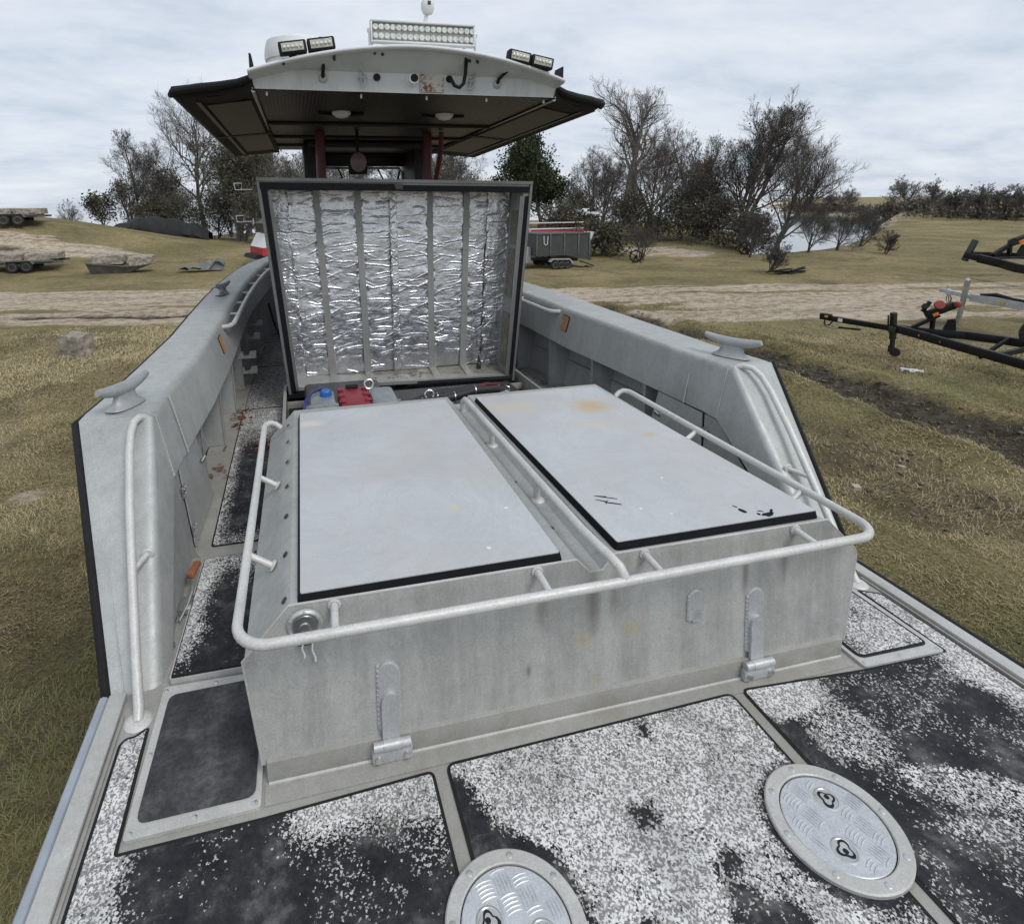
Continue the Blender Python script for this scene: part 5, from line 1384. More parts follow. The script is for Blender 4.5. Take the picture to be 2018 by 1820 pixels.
tree("bare_tree", gp(24.2, 25.9), 6.9, "rightmost large bare tree, fanning right from its base at the shore", GB, 16, M_bark2, .60, .13, 2, (.26, -.25), 4, (13, 8, 6, 6), .2, .28, spread=46, twig=.008)
tree("bare_tree", gp(28.5, 38.0), 6.4, "bare russet tree between the thin tree and the leaning round-crowned tree", GB, 17, M_bark, .5, .11, 2, (.05, 0), 4, (9, 7, 6, 5), .2, leaves=M_rust, nleaf=1300, lsize=.085, lspread=.3)
tree("evergreen_oak", gp(20.6, 58.2), 9.2, "tall dark green oak rising behind the open engine lid and hardtop", "evergreen oaks", 21, M_bark2, .52, .26, 2, (0, 0), 3, (11, 8, 7), .15, leaves=M_oak, nleaf=13000, lsize=.15, lspread=.36, lmin=.1)
tree("evergreen_oak", gp(23.1, 52.8), 7.6, "dark green oak to the right of the taller oak", "evergreen oaks", 22, M_bark2, .50, .22, 2, (0, 0), 3, (10, 8, 7), .12, leaves=M_oak, nleaf=8000, lsize=.15, lspread=.36, lmin=.1)
tree("bare_tree", gp(15.5, 56), 7.6, "bare tree seen just right of the red hardtop post", GB, 23, M_bark, .5, .2, 2, (0, 0), 4, (10, 7, 6, 5), .2, leaves=M_rust, nleaf=700, lsize=.10, lspread=.3)
tree("bare_tree", gp(24.9, 45.5), 7.0, "wide twiggy bare tree low between the slim pale tree and the russet one", GB, 18, M_bark, .58, .13, 3, (0, 0), 4, (11, 8, 6, 6), .15, .2, twig=.011)
tree("bare_tree", gp(27.6, 35.6), 6.8, "twiggy brown bare tree just left of the leaning round-crowned tree", GB, 19, M_bark2, .55, .12, 3, (0, 0), 4, (11, 8, 6, 6), .15, .22, leaves=M_rust, nleaf=900, lsize=.075, lspread=.25)
tree("bare_tree", gp(30.3, 46.5), 8.0, "feathery bare tree immediately right of the tallest forked tree", GB, 20, M_bark, .55, .14, 2, (.02, 0), 4, (11, 8, 6, 6), .2, .22, twig=.011)
# left of the boat
tree("bare_tree", gp(-13.0, 58.6), 8.6, "upright twiggy bare tree between the slender one and the largest one on the left bank", GB, 43, M_bark, .5, .13, 2, (0, 0), 4, (12, 8, 6, 6), .15, .22, twig=.012)
tree("bare_tree", gp(-5.2, 57.0), 9.6, "feathery bare tree rising behind the grey green scrub tree", GB, 44, M_bark, .52, .15, 2, (.05, 0), 4, (12, 8, 6, 6), .2, .22, twig=.012)
tree("bare_tree", gp(-8.9, 57.2), 13.4, "largest bare tree on the left bank, leaning left with a wide crown", GB, 31, M_bark, .60, .26, 1, (-.28, 0), 4, (15, 9, 6, 6), .25, .18, spread=48, leaves=M_rust, nleaf=160, lsize=.09, lspread=.2, lmin=.5, twig=.012)
tree("bare_tree", gp(-14.6, 57.6), 9.2, "slender bare tree at the left edge of the left grove", GB, 32, M_bark, .40, .14, 1, (-.05, 0), 4, (13, 8, 6, 6), .22, .24, leaves=M_rust, nleaf=90, lsize=.09, lspread=.2, lmin=.5, twig=.012)
tree("scrub_tree", gp(-14.3, 54.4), 5.2, "dark scrubby evergreen at the foot of the slender bare tree", "scrubby evergreens on the left bank", 33, M_bark2, .5, .11, 2, (0, 0), 4, (9, 7, 5, 4), .1, leaves=M_dull, nleaf=1500, lsize=.10, lspread=.25, lmin=.1)
tree("scrub_tree", gp(-11.2, 54.0), 6.0, "broad dark scrubby evergreen left of the largest bare trunk", "scrubby evergreens on the left bank", 34, M_bark2, .5, .13, 3, (0, 0), 4, (9, 7, 5, 4), .1, leaves=M_dull, nleaf=2000, lsize=.10, lspread=.3, lmin=.1)
tree("scrub_tree", gp(-4.9, 46.0), 7.6, "tall grey green scrub tree partly hidden behind the raised engine lid", "scrubby evergreens on the left bank", 35, M_bark, .52, .16, 4, (.04, 0), 4, (10, 7, 6, 4), .1, leaves=M_scrub, nleaf=11000, lsize=.10, lspread=.4, lmin=.08)
tree("bare_tree", gp(-20.2, 57.0), 3.2, "small round bare tree on the far left skyline beside the hill", GB, 36, M_bark, .62, .08, 2, (0, 0), 4, (9, 7, 5, 4), .15, .15, leaves=M_rust, nleaf=100, lsize=.07, lspread=.15)
tree("bush", gp(-15.2, 49.2), 2.7, "low dark bush below the scrub trees at the hill foot", "bushes along the bank", 37, M_bark2, .7, .06, 3, (0, 0), 4, (8, 6, 5, 3), .08, leaves=M_dull, nleaf=1200, lsize=.11, lspread=.22, lmin=.05, cat="bush")
tree("bush", gp(-25.5, 51), 1.2, "tiny bush on the crest of the left hill above the slab trailer", "bushes along the bank", 38, M_bark, .8, .04, 2, (0, 0), 3, (7, 5, 4), .1, leaves=M_scrub, nleaf=200, lsize=.10, lspread=.1, lmin=.05, cat="bush")
tree("bare_tree", gp(-2.2, 69), 9.4, "bare tree filling the gap under the left canvas wing", GB, 39, M_bark, .5, .2, 2, (0, 0), 4, (12, 8, 6, 5), .2, twig=.013)
tree("bare_tree", gp(3.5, 66), 8.2, "left one of two bare trees seen through the helm windscreen", GB, 40, M_bark, .55, .2, 2, (0, 0), 4, (11, 8, 6, 5), .2, twig=.013)
tree("bare_tree", gp(9.5, 66), 8.2, "right one of two bare trees seen through the helm windscreen", GB, 41, M_bark, .55, .2, 2, (0, 0), 4, (11, 8, 6, 5), .2, twig=.013)
tree("bare_tree", gp(-6.5, 56), 7.2, "thin bare sapling right of the largest bare trunk on the left bank", GB, 42, M_bark, .3, .08, 2, (.03, 0), 4, (10, 6, 5, 4), .25)
for i, (x, y, h, w_, lab) in enumerate(((0.5, 70, 9.5, .6, "twiggy bare tree behind the left red post of the hardtop"), (6.3, 69, 9.6, .6, "twiggy bare tree straight behind the helm windscreen"), (12.4, 64, 9.2, .6, "twiggy bare tree just right of the right red post"), (-4.6, 63, 10.0, .6, "wide bare tree behind the tip of the left canvas wing"), (17.4, 62, 9.4, .6, "bare tree left of the tall dark oak, under the right canvas wing"))):
    tree("bare_tree", gp(x, y), h, lab, GB, 120+i, (M_bark, M_barkp)[i % 2], w_, .16, 3, (0, 0), 4, (12, 8, 6, 6), .12, .18, leaves=M_scrub, nleaf=900, lsize=.11, lspread=.35, lmin=.05, twig=.014)
for i, (x, y, h, lab) in enumerate(((-12.6, 52.5, 3.4, "grey green bush in front of the broad dark scrubby evergreen"), (-9.6, 51.5, 3.6, "grey green bush at the foot of the largest bare trunk"), (-7.0, 49.5, 3.8, "grey green bush behind the right end of the black tarpaulin"), (-3.0, 43.0, 4.4, "grey green bush beside the red striped boat left of the lid"))):
    tree("bush", gp(x, y), h, lab, "bushes along the bank", 130+i, M_bark, .75, .07, 4, (0, 0), 4, (9, 6, 5, 4), .05, .08, leaves=M_scrub, nleaf=2600, lsize=.095, lspread=.3, lmin=.02, spread=60, cat="bush")
# understorey hedge on the right
hb = [((14.15, 28.9), 2.75, .6, 3200, M_scrub, "rounded grey green bush right behind the grey dump trailer"),
      ((15.6, 28.7), 2.0, .9, 2600, M_scrub, "low grey green bush at the right end of the dump trailer hedge"),
      ((21.3, 43.0), 3.6, .8, 5000, M_dull, "bush below the slim pale tree, left end of the bank thicket"),
      ((24.0, 39.5), 3.6, .85, 5600, M_dull, "thick dark bush below the russet-leaved bare tree"),
      ((25.6, 35.6), 3.4, .9, 5600, M_scrub, "grey green bush below the thin upright bare tree"),
      ((26.0, 32.4), 3.2, .9, 5200, M_dull, "dark bush in front of the leaning round-crowned tree"),
      ((25.4, 29.2), 2.7, .8, 3000, M_scrub, "last bush of the bank thicket, next to the shore")]
for i, ((x, y), h, w_, nl, mt, lab) in enumerate(hb):
    tree("bush", gp(x, y), h, lab, "bushes along the bank", 50+i, M_bark2, w_, .06, 4, (0, 0), 4, (8, 6, 5, 3), .05, .08, leaves=mt, nleaf=int(nl*.75), lsize=.095, lspread=.32, lmin=.02, spread=62, cat="bush")
sh = [((16.2, 25.9), 2.0, "small bare shrub standing over the left hand wheel at the sand patch"), ((22.4, 25.6), 2.6, "bare shrub at the foot of the rightmost large bare tree"), ((27.0, 26.6), 2.7, "left one of the three bare shrubs standing along the lake edge"),
      ((29.4, 26.9), 2.6, "middle one of the three bare shrubs standing along the lake edge"), ((33.0, 28.6), 2.3, "right one of the three bare shrubs standing along the lake edge"), ((30.4, 24.9), 1.3, "smallest bare shrub, alone on the grass right of the lake edge"), ((18.6, 20.3), 1.2, "little grey bare shrub on the dark heap in the grass")]
for i, ((x, y), h, lab) in enumerate(sh):
    tree("shrub", gp(x, y), h, lab, "bare shrubs by the lake", 70+i, M_bark2, .62, .045, 3, (.15, -.1), 4, (8, 6, 5, 5), .1, .2, twig=.008, cat="shrub")
# far shore on the right
for i, (a, dist, h, lab) in enumerate([(46.2, 156, 3.1, "first"), (47.6, 154, 4.4, "second"), (48.9, 152, 5.2, "third"), (50.1, 118, 4.1, "fourth"), (51.3, 114, 4.2, "fifth"), (52.5, 110, 4.8, "sixth"), (53.8, 104, 4.2, "seventh"), (55.2, 88, 3.1, "eighth"), (56.4, 86, 3.4, "ninth"), (57.6, 84, 3.3, "tenth"), (58.8, 82, 3.5, "eleventh")]):
    x, y = dist*math.sin(R(a))-.9, dist*math.cos(R(a))
    tree("bare_tree", gp(x, y), h, "%s from the left of the bare trees along the far right shore" % lab, "bare trees on the far right shore", 90+i, M_barkp, .6, .16, 3, (.03, 0), 4, (9, 6, 5, 5), .15, .15, leaves=M_rust, nleaf=150, lsize=.12, lspread=.4, twig=.022)
def thicket(name, pts, h, n, mat, size):
    rg = np.random.default_rng(99); P = np.array(pts, float); t = rg.random(n)*(len(P)-1); i = t.astype(int); f = (t-i)[:, None]
    b = P[i]*(1-f)+P[i+1]*f + rg.normal(0, 2.0, (n, 2)); hh = h*(.45+.75*fbm(b[:, 0]*.12, b[:, 1]*.12, 5))
    z = gz(b[:, 0], b[:, 1], False)+hh*rg.random(n)**.8
    C = np.stack([b[:, 0], b[:, 1], z], 1); A = rg.normal(0, 1, (n, 3)); A[:, 2] *= 1.6; A /= np.linalg.norm(A, axis=1)[:, None]; B = rg.normal(0, 1, (n, 3)); B -= A*(A*B).sum(1)[:, None]; B /= np.linalg.norm(B, axis=1)[:, None]
    s_ = size*rg.uniform(.4, 1.3, n)[:, None]
    V = np.stack([C-A*s_, C-B*s_*.35, C+A*s_, C+B*s_*.35], 1).reshape(-1, 3)
    o = np_mesh(name, V, np.arange(n*4).reshape(-1, 4), mat, None, smooth=False); tag(o, kind="stuff")
pts = [(d_*math.sin(R(a))-.9, d_*math.cos(R(a))) for a, d_ in ((45.2, 160), (47, 156), (49, 150), (50, 122), (52, 116), (54, 108))]
thicket("far_thicket", pts, 1.7, 7000, leafm("thicket_grey", (.085, .078, .064), (.15, .135, .108)), .40)
pts = [(d_*math.sin(R(a))-.9, d_*math.cos(R(a))) for a, d_ in ((54, 92), (55.5, 89), (57, 86), (59, 84), (61, 82))]
thicket("shore_thicket", pts, 1.0, 3000, leafm("thicket_brown", (.07, .062, .048), (.13, .115, .088)), .26)

# ------------------------------------------------------------------ yard objects
M_stone = Mat("rough_stone", (.3, .27, .23), .9)
c = M_stone.ramp(M_stone.noise(7, 8, .7), [(.3, (.15, .125, .10)), (.52, (.33, .29, .24)), (.72, (.52, .475, .41))])
M_stone.color(c); M_stone.bump(M_stone.noise(14, 8, .75), .8, .05); M_stone = M_stone.m
M_oldgrey = simple("weathered_grey_metal", (.12, .118, .11), .65, .2, .3, 5)
M_tyre = simple("tyre_rubber", (.022, .021, .021), .85, 0, .4, 20)
M_rimm = simple("wheel_rim", (.38, .37, .34), .55, .3, .25, 9)
M_blkpaint = simple("black_trailer_paint", (.006, .006, .007), .5, 0, .35, 7, spec=.3)
M_galv = simple("galvanised_steel", (.42, .44, .45), .5, .4, .2, 9)
M_redlens = simple("red_lens", (.27, .04, .032), .3, 0, .2, 30)
M_redstripe = simple("red_paint", (.42, .03, .045), .45, 0, .15, 4)

def rough_block(size, seed, amp=.05, n=14):
    """a stone block as a noisy, subdivided box"""
    bm = bmesh.new(); bmesh.ops.create_cube(bm, size=1); bmesh.ops.subdivide_edges(bm, edges=bm.edges[:], cuts=n, use_grid_fill=True)
    from mathutils import noise as mn
    for v in bm.verts:
        p = Vector((v.co.x*size[0], v.co.y*size[1], v.co.z*size[2])); q = p*3.1+Vector((seed*7.3, seed*3.1, 0))
        dn = mn.fractal(q, 1.0, 2.0, 5); v.co = p*(1+.0)+v.co.normalized()*dn*amp+Vector((mn.noise(q*2.2), mn.noise(q*2.2+Vector((9, 0, 0))), mn.noise(q*2.2+Vector((0, 9, 0)))))*amp*.6
    mb = MB(); bm.verts.index_update(); mb.add([v.co.copy() for v in bm.verts], [[v.index for v in f.verts] for f in bm.faces]); bm.free(); return mb
def stone(name, loc, size, rz, label, group, seed, amp=.05, tilt=0):
    mb = rough_block(size, seed, amp); o = mb.build(name, M_stone, None, 60); o.location = loc; o.rotation_euler = (tilt, 0, rz)
    return tag(o, label, "stone", group)
z0 = gp(-5.5, 13.05, 0)[2]
stone("stone_block", (-5.48, 13.05, z0+.21), (.50, .42, .46), R(-28), "rough square stone block standing alone in the grass on the left", None, 1, .045)

def wheel(loc, r, wdt, ax, parent):
    """ax: unit axle direction; origin of parent assumed unrotated"""
    rot = Vector((0, 0, 1)).rotation_difference(Vector(ax)).to_matrix()
    h = wdt/2
    t = MB().lathe([(r*.60, -h*.8), (r*.72, -h), (r*.93, -h*.92), (r, -h*.6), (r, h*.6), (r*.93, h*.92), (r*.72, h), (r*.60, h*.8)], loc, 28, rot).build("tyre", M_tyre, parent)
    MB().lathe([(r*.10, -h*.55), (r*.45, -h*.45), (r*.58, -h*.85), (r*.61, -h*.8), (r*.61, h*.8), (r*.58, h*.85), (r*.45, h*.45), (r*.10, h*.55)], loc, 24, rot).build("rim", M_rimm, t)
    return t
def slab_trailer(loc, ln, rz, label, seed, nslab, r):
    t = thing("flatbed_trailer", loc, label, "trailer", "trailers carrying stone slabs", rz)
    m_ = MB(); m_.box((-ln, -.9, r*1.75), (0, .9, r*1.75+.09), .01); m_.beam((-ln*.9, -.75, r*1.65), (.4, -.75, r*1.65), .07, .12); m_.beam((-ln*.9, .75, r*1.65), (.4, .75, r*1.65), .07, .12); m_.build("bed", M_oldgrey, t)
    for x in (-1.55, -1.55+2.25*r):
        for s in (-1, 1): wheel((x, s*1.0, r), r, .22, (0, 1, 0), t)
    fd = MB(); fd.prism([(-1.55-r*1.3, -1.12, r*1.5), (-1.55-r*.8, -1.12, r*2.15), (-1.55+r*3.0, -1.12, r*2.15), (-1.55+r*3.6, -1.12, r*1.5), (-1.55+r*3.3, -1.12, r*1.5), (-1.55+r*2.9, -1.12, r*2.05), (-1.55-r*.75, -1.12, r*2.05), (-1.55-r*1.1, -1.12, r*1.5)], (0, .22, 0)); fd.build("fender", M_oldgrey, t)
    return t
T1 = gp(-15.3, 38.0, 0)
slab_trailer((-15.3, 38.0, T1[2]), 4.2, R(8), "flatbed trailer with stone slabs high on the left hillside", 1, 3, .30)
T2 = gp(-12.0, 30.5, 0)
slab_trailer((-12.0, 30.5, T2[2]), 4.0, R(8), "flatbed trailer with stone slabs lower down beside the sandy track", 2, 3, .24)
for i, (dx, w_, tl) in enumerate(((-2.9, 1.4, 0), (-1.75, 1.0, 0), (-.45, 1.35, .0))):
    p = ["farthest left", "middle", "rightmost"][i]
    zz_ = T1[2]+.30*1.75+.09+.16
    stone("stone_slab", (-15.3+dx*math.cos(R(8)), 38+dx*math.sin(R(8)), zz_+.0), (w_, 1.5, .30), R(8), "%s stone slab on the trailer up the left hillside" % p, "stone slabs on trailers", 20+i, .05)
    zz_ = T2[2]+.24*1.75+.09+.15
    stone("stone_slab", (-12.0+dx*math.cos(R(8)), 30.5+dx*math.sin(R(8)), zz_), (w_, 1.4, .28), R(8), "%s stone slab on the trailer by the sandy track" % p, "stone slabs on trailers", 30+i, .05)
# dark skip with two slabs
sk = gp(-8.9, 28.9, 0)
t = thing("steel_skip", sk, "low dark steel skip with two stone slabs resting on it", "skip")
m_ = MB(); m_.add([(-1.0, -.6, .0), (.6, -.6, .05), (1.25, -.6, .28), (1.25, .6, .28), (.6, .6, .05), (-1.0, .6, 0), (-1.15, -.75, .52), (.6, -.75, .33), (1.35, -.75, .38), (1.35, .75, .38), (.6, .75, .33), (-1.15, .75, .52)], [(0, 1, 7, 6), (1, 2, 8, 7), (5, 4, 10, 11), (4, 3, 9, 10), (0, 5, 11, 6), (2, 3, 9, 8), (0, 1, 4, 5), (1, 2, 3, 4), (6, 7, 10, 11), (7, 8, 9, 10)])
m_.build("tub", M_oldgrey, t); m_ = MB().beam((-1.15, -.76, .52), (.6, -.76, .33), .05, .05); m_.beam((-.9, -.55, .02), (-.6, -.55, -.12), .1, .1); m_.beam((.3, -.55, .05), (.3, -.55, -.12), .1, .1); m_.build("rim_bar", M_oldgrey, t)
stone("stone_slab", (sk[0]-.35, sk[1], sk[2]+.62), (1.25, 1.2, .38), R(6), "larger left stone slab lying on the dark steel skip", "stone slabs on the skip", 41, .06)
stone("stone_slab", (sk[0]+1.02, sk[1], sk[2]+.55), (.95, 1.1, .36), R(6), "smaller right stone slab lying on the dark steel skip", "stone slabs on the skip", 42, .06)
# crumpled grey sheet metal
sc = gp(-5.2, 28.2, 0)
m_ = MB(); r_ = random.Random(6)
rows = []
for i in range(12):
    rows.append([(-1.0+2.0*i/11+r_.uniform(-.05, .05), -.4+.8*j/5+r_.uniform(-.05, .05), .05+.22*r_.random()*(1 if i < 7 else 1.8)+.10*(i/11)) for j in range(6)])
m_.grid(rows); m_.prism([(.35, -.3, .1), (.95, -.32, .06), (1.05, -.25, .42), (.75, -.2, .62), (.45, -.25, .40)], (0, .35, 0))
o = m_.build("sheet_scrap", simple("dull_grey_sheet", (.17, .18, .185), .6, .3, .25, 4), None, 20); o.location = sc; tag(o, "crumpled heap of grey sheet metal on the grass left of the boat", "scrap")
# long black tarp over a low hull
m_ = MB(); rows = []
for i in range(90):
    u = i/89; x = -13.6+6.6*u; zb_ = [.05, -.25, -.55, -.95, -1.25][min(4, int(u*4.99))]
    zb_ = np.interp(u, [0, .2, .5, .8, 1], [-.15, -.35, -.72, -1.05, -1.22]); zt_ = np.interp(u, [0, .12, .35, .6, .85, 1], [.0, .40, .78, .62, .20, -.35])
    rows.append([(x, 44.0+.15*math.sin(u*9), zb_), (x+.12*math.sin(u*40), 43.9-.10*abs(math.sin(u*26)), zb_+.5*(zt_-zb_)+.06*math.sin(u*37)), (x, 44.3, zt_+.08*math.sin(u*23)), (x, 45.2, zt_+.12+.08*math.sin(u*31)), (x, 46.4, zt_-.1), (x, 46.8, zb_)])
m_.grid(rows); o = m_.build("black_tarp", simple("black_tarp_cloth", (.012, .012, .012), .8, 0, .5, 2, .5, 6), None, 60); tag(o, "long black tarpaulin mound stretched below the left bank trees", "tarpaulin")
# boat hull with red stripe, behind the lid at left
hbz = gp(-1.95, 30.0, 0)
t = thing("moored_boat", hbz, "white boat with a red stripe and black bottom peeking out left of the engine lid", "boat", None, R(20))
m_ = MB(); m_.prism([(-.9, -1, .95), (2.5, -1, .95), (2.5, -1, 1.55), (-.55, -1, 1.60)], (0, 2, 0)); m_.build("hull", M_white, t)
m_ = MB(); m_.prism([(-.92, -1.01, .55), (2.5, -1.01, .60), (2.5, -1.01, .95), (-.92, -1.01, .95)], (0, 2.02, 0)); m_.build("red_stripe", M_redstripe, t)
m_ = MB(); m_.prism([(-1.3, -.95, .42), (2.5, -.95, .12), (2.5, -.95, .60), (-1.2, -.95, .60)], (0, 1.9, 0)); m_.build("black_bottom", M_black, t)
m_ = MB(); m_.prism([(-.5, -.7, 1.6), (.8, -.7, 1.6), (.8, -.7, 2.7), (-.1, -.7, 2.5), (-.75, -.7, 2.1)], (0, 1.2, 0)); m_.build("dark_cowling", M_dkmetal, t)
m_ = MB()
for z in (1.0, 1.02): pass
for (x, z) in ((-1.6, 2.5), (-1.6, 4.0)):
    m_.tube([(x-.35, -.6, z), (x-.30, -.6, z-.3), (x-.02, -.6, z-.3), (x+.03, -.6, z), (x-.35, -.6, z)], .022, 6); m_.beam((x+.0, -.6, z-.28), (x+.5, -.6, z-.28), .03, .03)
m_.beam((-1.15, -.6, .4), (-1.15, -.6, 4.3), .07, .07); m_.build("light_gantry", M_galv, t)

# grey dump trailer, three axles
D0 = gp(10.9, 24.9, 0)
t = thing("dump_trailer", D0, "dark grey three axle trailer right of the engine lid with its ramp lowered", "trailer")
m_ = MB(); m_.prism([(-1.35, -.9, .60), (.15, -.9, .62), (1.42, -.9, .34), (1.42, -.9, 1.05), (1.30, -.9, 1.58), (-1.35, -.9, 1.62)], (0, 1.9, 0)); bo_ = m_.build("box_body", simple("dark_grey_paint", (.055, .056, .057), .5, .1, .15, 3), t)
m_ = MB()
for x in (-1.28, -.62, .05, .75, 1.30): m_.box((x-.03, -.935, .62), (x+.03, -.9, 1.60), .005)
m_.box((-1.36, -.94, 1.57), (1.32, -.895, 1.64), .008); m_.build("side_post", M_oldgrey, bo_)
for k in range(3): wheel((-.42+.30*k, -1.0, .20), .20, .17, (0, 1, 0), t)
for k in range(3): wheel((-.42+.30*k, 1.0, .20), .20, .17, (0, 1, 0), t)
m_ = MB(); m_.prism([(-.72, -1.12, .36), (-.58, -1.12, .49), (.28, -1.12, .47), (.42, -1.12, .30), (.36, -1.12, .28), (.24, -1.12, .43), (-.55, -1.12, .45), (-.68, -1.12, .34)], (0, .22, 0)); m_.build("fender", M_galv, t)
m_ = MB(); m_.beam((-1.75, 0, .42), (1.2, 0, .30), .10, .12); m_.beam((.9, -.9, .32), (1.5, -.95, .10), .3, .05); m_.cyl((1.18, -1.02, .02), (1.18, -.9, .02), .11, 16); m_.build("chassis", M_dkmetal, t)
m_ = MB().box((-1.75, -.5, .25), (-1.36, .5, 1.0), .03); m_.build("toolbox", M_galv, t)
m_ = MB(); m_.tube([(-.95, -.92, 1.52), (-.94, -.93, 1.18), (-.88, -.93, 1.10), (-.78, -.93, 1.14), (-.76, -.93, 1.5)], .018, 6); m_.build("hook_rail", M_white, t)
# white and red boat on a trailer behind
W0 = gp(11.9, 28.6, 0)
t = thing("stored_boat", W0, "white railed boat with a red side stripe behind the grey dump trailer", "boat")
m_ = MB(); m_.prism([(-1.2, -.9, .55), (2.2, -.9, .5), (2.6, -.9, 1.40), (-1.25, -.9, 1.40)], (0, 1.8, 0)); ho = m_.build("hull", M_white, t)
m_ = MB(); m_.box((-1.20, -.92, 1.40), (2.0, .92, 1.56), .02); m_.build("red_stripe", M_redstripe, t)
m_ = MB()
for z in (1.62, 1.92): m_.beam((-1.25, -.95, z), (1.9, -.95, z), .05, .05)
for x in (-1.0, -.3, .45, 1.2, 1.85): m_.beam((x, -.95, 1.56), (x, -.95, 1.92), .04, .04)
m_.beam((-1.28, -.95, 1.95), (-.85, -.95, 1.1), .05, .05); m_.beam((-1.35, -.95, 1.6), (-.85, -.95, 1.3), .05, .05); m_.build("rail", M_white, t)
# T-top boat farther off
F0 = gp(14.6, 31.4, 0)
t = thing("far_boat", F0, "white hardtop of a far boat showing above the grey green bushes", "boat")
m_ = MB(); m_.prism([(-2.6, -1.2, .3), (3.3, -1.2, .2), (3.7, -1.2, 1.1), (-2.6, -1.2, 1.0)], (0, 2.4, 0)); m_.build("hull", M_dkmetal, t)
m_ = MB(); m_.prism([(.5, -1, 2.12), (1.2, -1, 2.22), (3.4, -1, 2.18), (3.55, -1, 2.05), (.5, -1, 1.98)], (0, 2, 0)); m_.box((1.3, -.6, 2.2), (2.5, .4, 2.36), .03); m_.build("hardtop", M_white, t)
m_ = MB(); m_.beam((-2.4, -1, 2.0), (.2, -1, 2.05), .10, .10); m_.beam((-2.4, -1, 1.72), (-.6, -1, 1.76), .07, .07)
for x in (-2.35, -1.6, -.9, -.2): m_.beam((x, -1, .95), (x, -1, 2.0), .06, .06)
m_.build("rail", M_white, t)
m_ = MB()
for x in (.8, 3.2): m_.beam((x, -.9, 1.0), (x, -.9, 2.05), .08, .08); m_.beam((x, .9, 1.0), (x, .9, 2.05), .08, .08)
m_.build("pillar", M_galv, t)
t.scale = (.55, .55, 1.07)
# hand wheels lying in the grass
for (x, y, lab) in ((15.2, 24.9, "black iron hand wheel on a stand left of the sand patch"), (23.0, 26.7, "black iron hand wheel on a stand at the edge of the bank thicket")):
    p = gp(x, y, 0); s_ = 1.0 if y < 26 else 1.1
    t = thing("hand_wheel", p, lab, "wheel", "hand wheels on the grass", R(-35))
    m_ = MB().tube([(.27*s_*math.cos(a), 0, .34*s_+.27*s_*math.sin(a)) for a in np.linspace(0, 6.283, 25)[:-1]], .035*s_, 8, closed=True)
    for k in range(5): a = 2*math.pi*k/5; m_.cyl((0, 0, .34*s_), (.26*s_*math.cos(a), 0, .34*s_+.26*s_*math.sin(a)), .018, 6)
    m_.lathe([(.06, -.05), (.06, .05)], (0, 0, .34*s_), 12, Matrix.Rotation(R(90), 3, 'X')); m_.build("spoked_rim", M_blkpaint, t)
    m_ = MB().beam((0, .05, .34*s_), (.25, .25, 0), .05, .05); m_.beam((0, .05, .34*s_), (-.15, .3, 0), .05, .05); m_.build("stand", M_dkmetal, t)
# dark scrap heap
h0 = gp(19.0, 19.7, 0)
m_ = MB(); r_ = random.Random(9)
for k in range(9): a = r_.uniform(-.3, .3); x = r_.uniform(-.8, .7); m_.beam((x-.5, r_.uniform(-.3, .3), .04+.04*k*.3), (x+.55, r_.uniform(-.3, .3), .06+.05*k*.4), .10, .03)
o = m_.build("scrap_heap", M_blkpaint, None); o.location = h0; tag(o, "low flat heap of dark boards in the grass right of the boat", "scrap")
for (x, y, a) in ((21.3, 31.3, 25), (19.5, 29.0, 20)): pass
m_ = MB().beam((20.9, 31.6, gp(20.9, 31.6)[2]+.12), (21.9, 31.0, gp(21.9, 31)[2]+.12), .06, .06); tag(m_.build("steel_bar", M_galv, None), "left bluish steel bar lying at the back of the sand patch", "bar", "bars by the sand patch")
m_ = MB().beam((20.6, 28.2, gp(20.6, 28.2)[2]+.12), (21.6, 27.5, gp(21.6, 27.5)[2]+.12), .06, .06); tag(m_.build("steel_bar", M_galv, None), "right bluish steel bar lying at the right side of the sand patch", "bar", "bars by the sand patch")

# black boat trailer on the right
gB = -1.35
t = thing("boat_trailer", (10.55, 8.77, gB), "black boat trailer in the grass on the right with red winch and jack wheel", "trailer")
def rel(x, y, z, o=(10.55, 8.77, gB)): return (x-o[0], y-o[1], z-o[2])
m_ = MB(); m_.beam(rel(9.88, 9.56, -.74), rel(10.18, 8.35, -.74), .085, .105, bev=.006)
near = [(10.16, 8.42, -.73), (10.08, 7.95, -.735), (10.02, 7.55, -.755), (9.98, 7.05, -.78), (9.90, 6.3, -.81), (9.85, 5.6, -.83)]
far = [(10.20, 8.36, -.73), (10.45, 7.98, -.735), (10.84, 7.72, -.745), (11.21, 7.28, -.775), (11.55, 6.6, -.80)]
for pl_ in (near, far):
    for a, b in zip(pl_[:-1], pl_[1:]):
        a_, b_ = Vector(a), Vector(b); e_ = (b_-a_).normalized()*.02; m_.beam(rel(*(a_-e_)), rel(*(b_+e_)), .085, .145, bev=.006)
m_.build("frame", M_blkpaint, t)
m_ = MB(); m_.box((-.06, -.12, -.055), (.06, .08, .075), .012, Matrix.Rotation(R(14), 3, 'Z'), rel(9.86, 9.64, -.72)); m_.tube([rel(9.90, 9.5, -.78), rel(9.87, 9.55, -.88), rel(9.84, 9.62, -.90), rel(9.86, 9.66, -.80)], .014, 8); m_.beam(rel(9.93, 9.38, -.90), rel(10.02, 9.0, -.87), .05, .035); m_.tube([rel(9.86, 9.66, -.80), rel(9.84, 9.68, -.92), rel(9.90, 9.5, -.95), rel(9.95, 9.35, -.92)], .006, 6); co = m_.build("coupler", M_blkpaint, t)
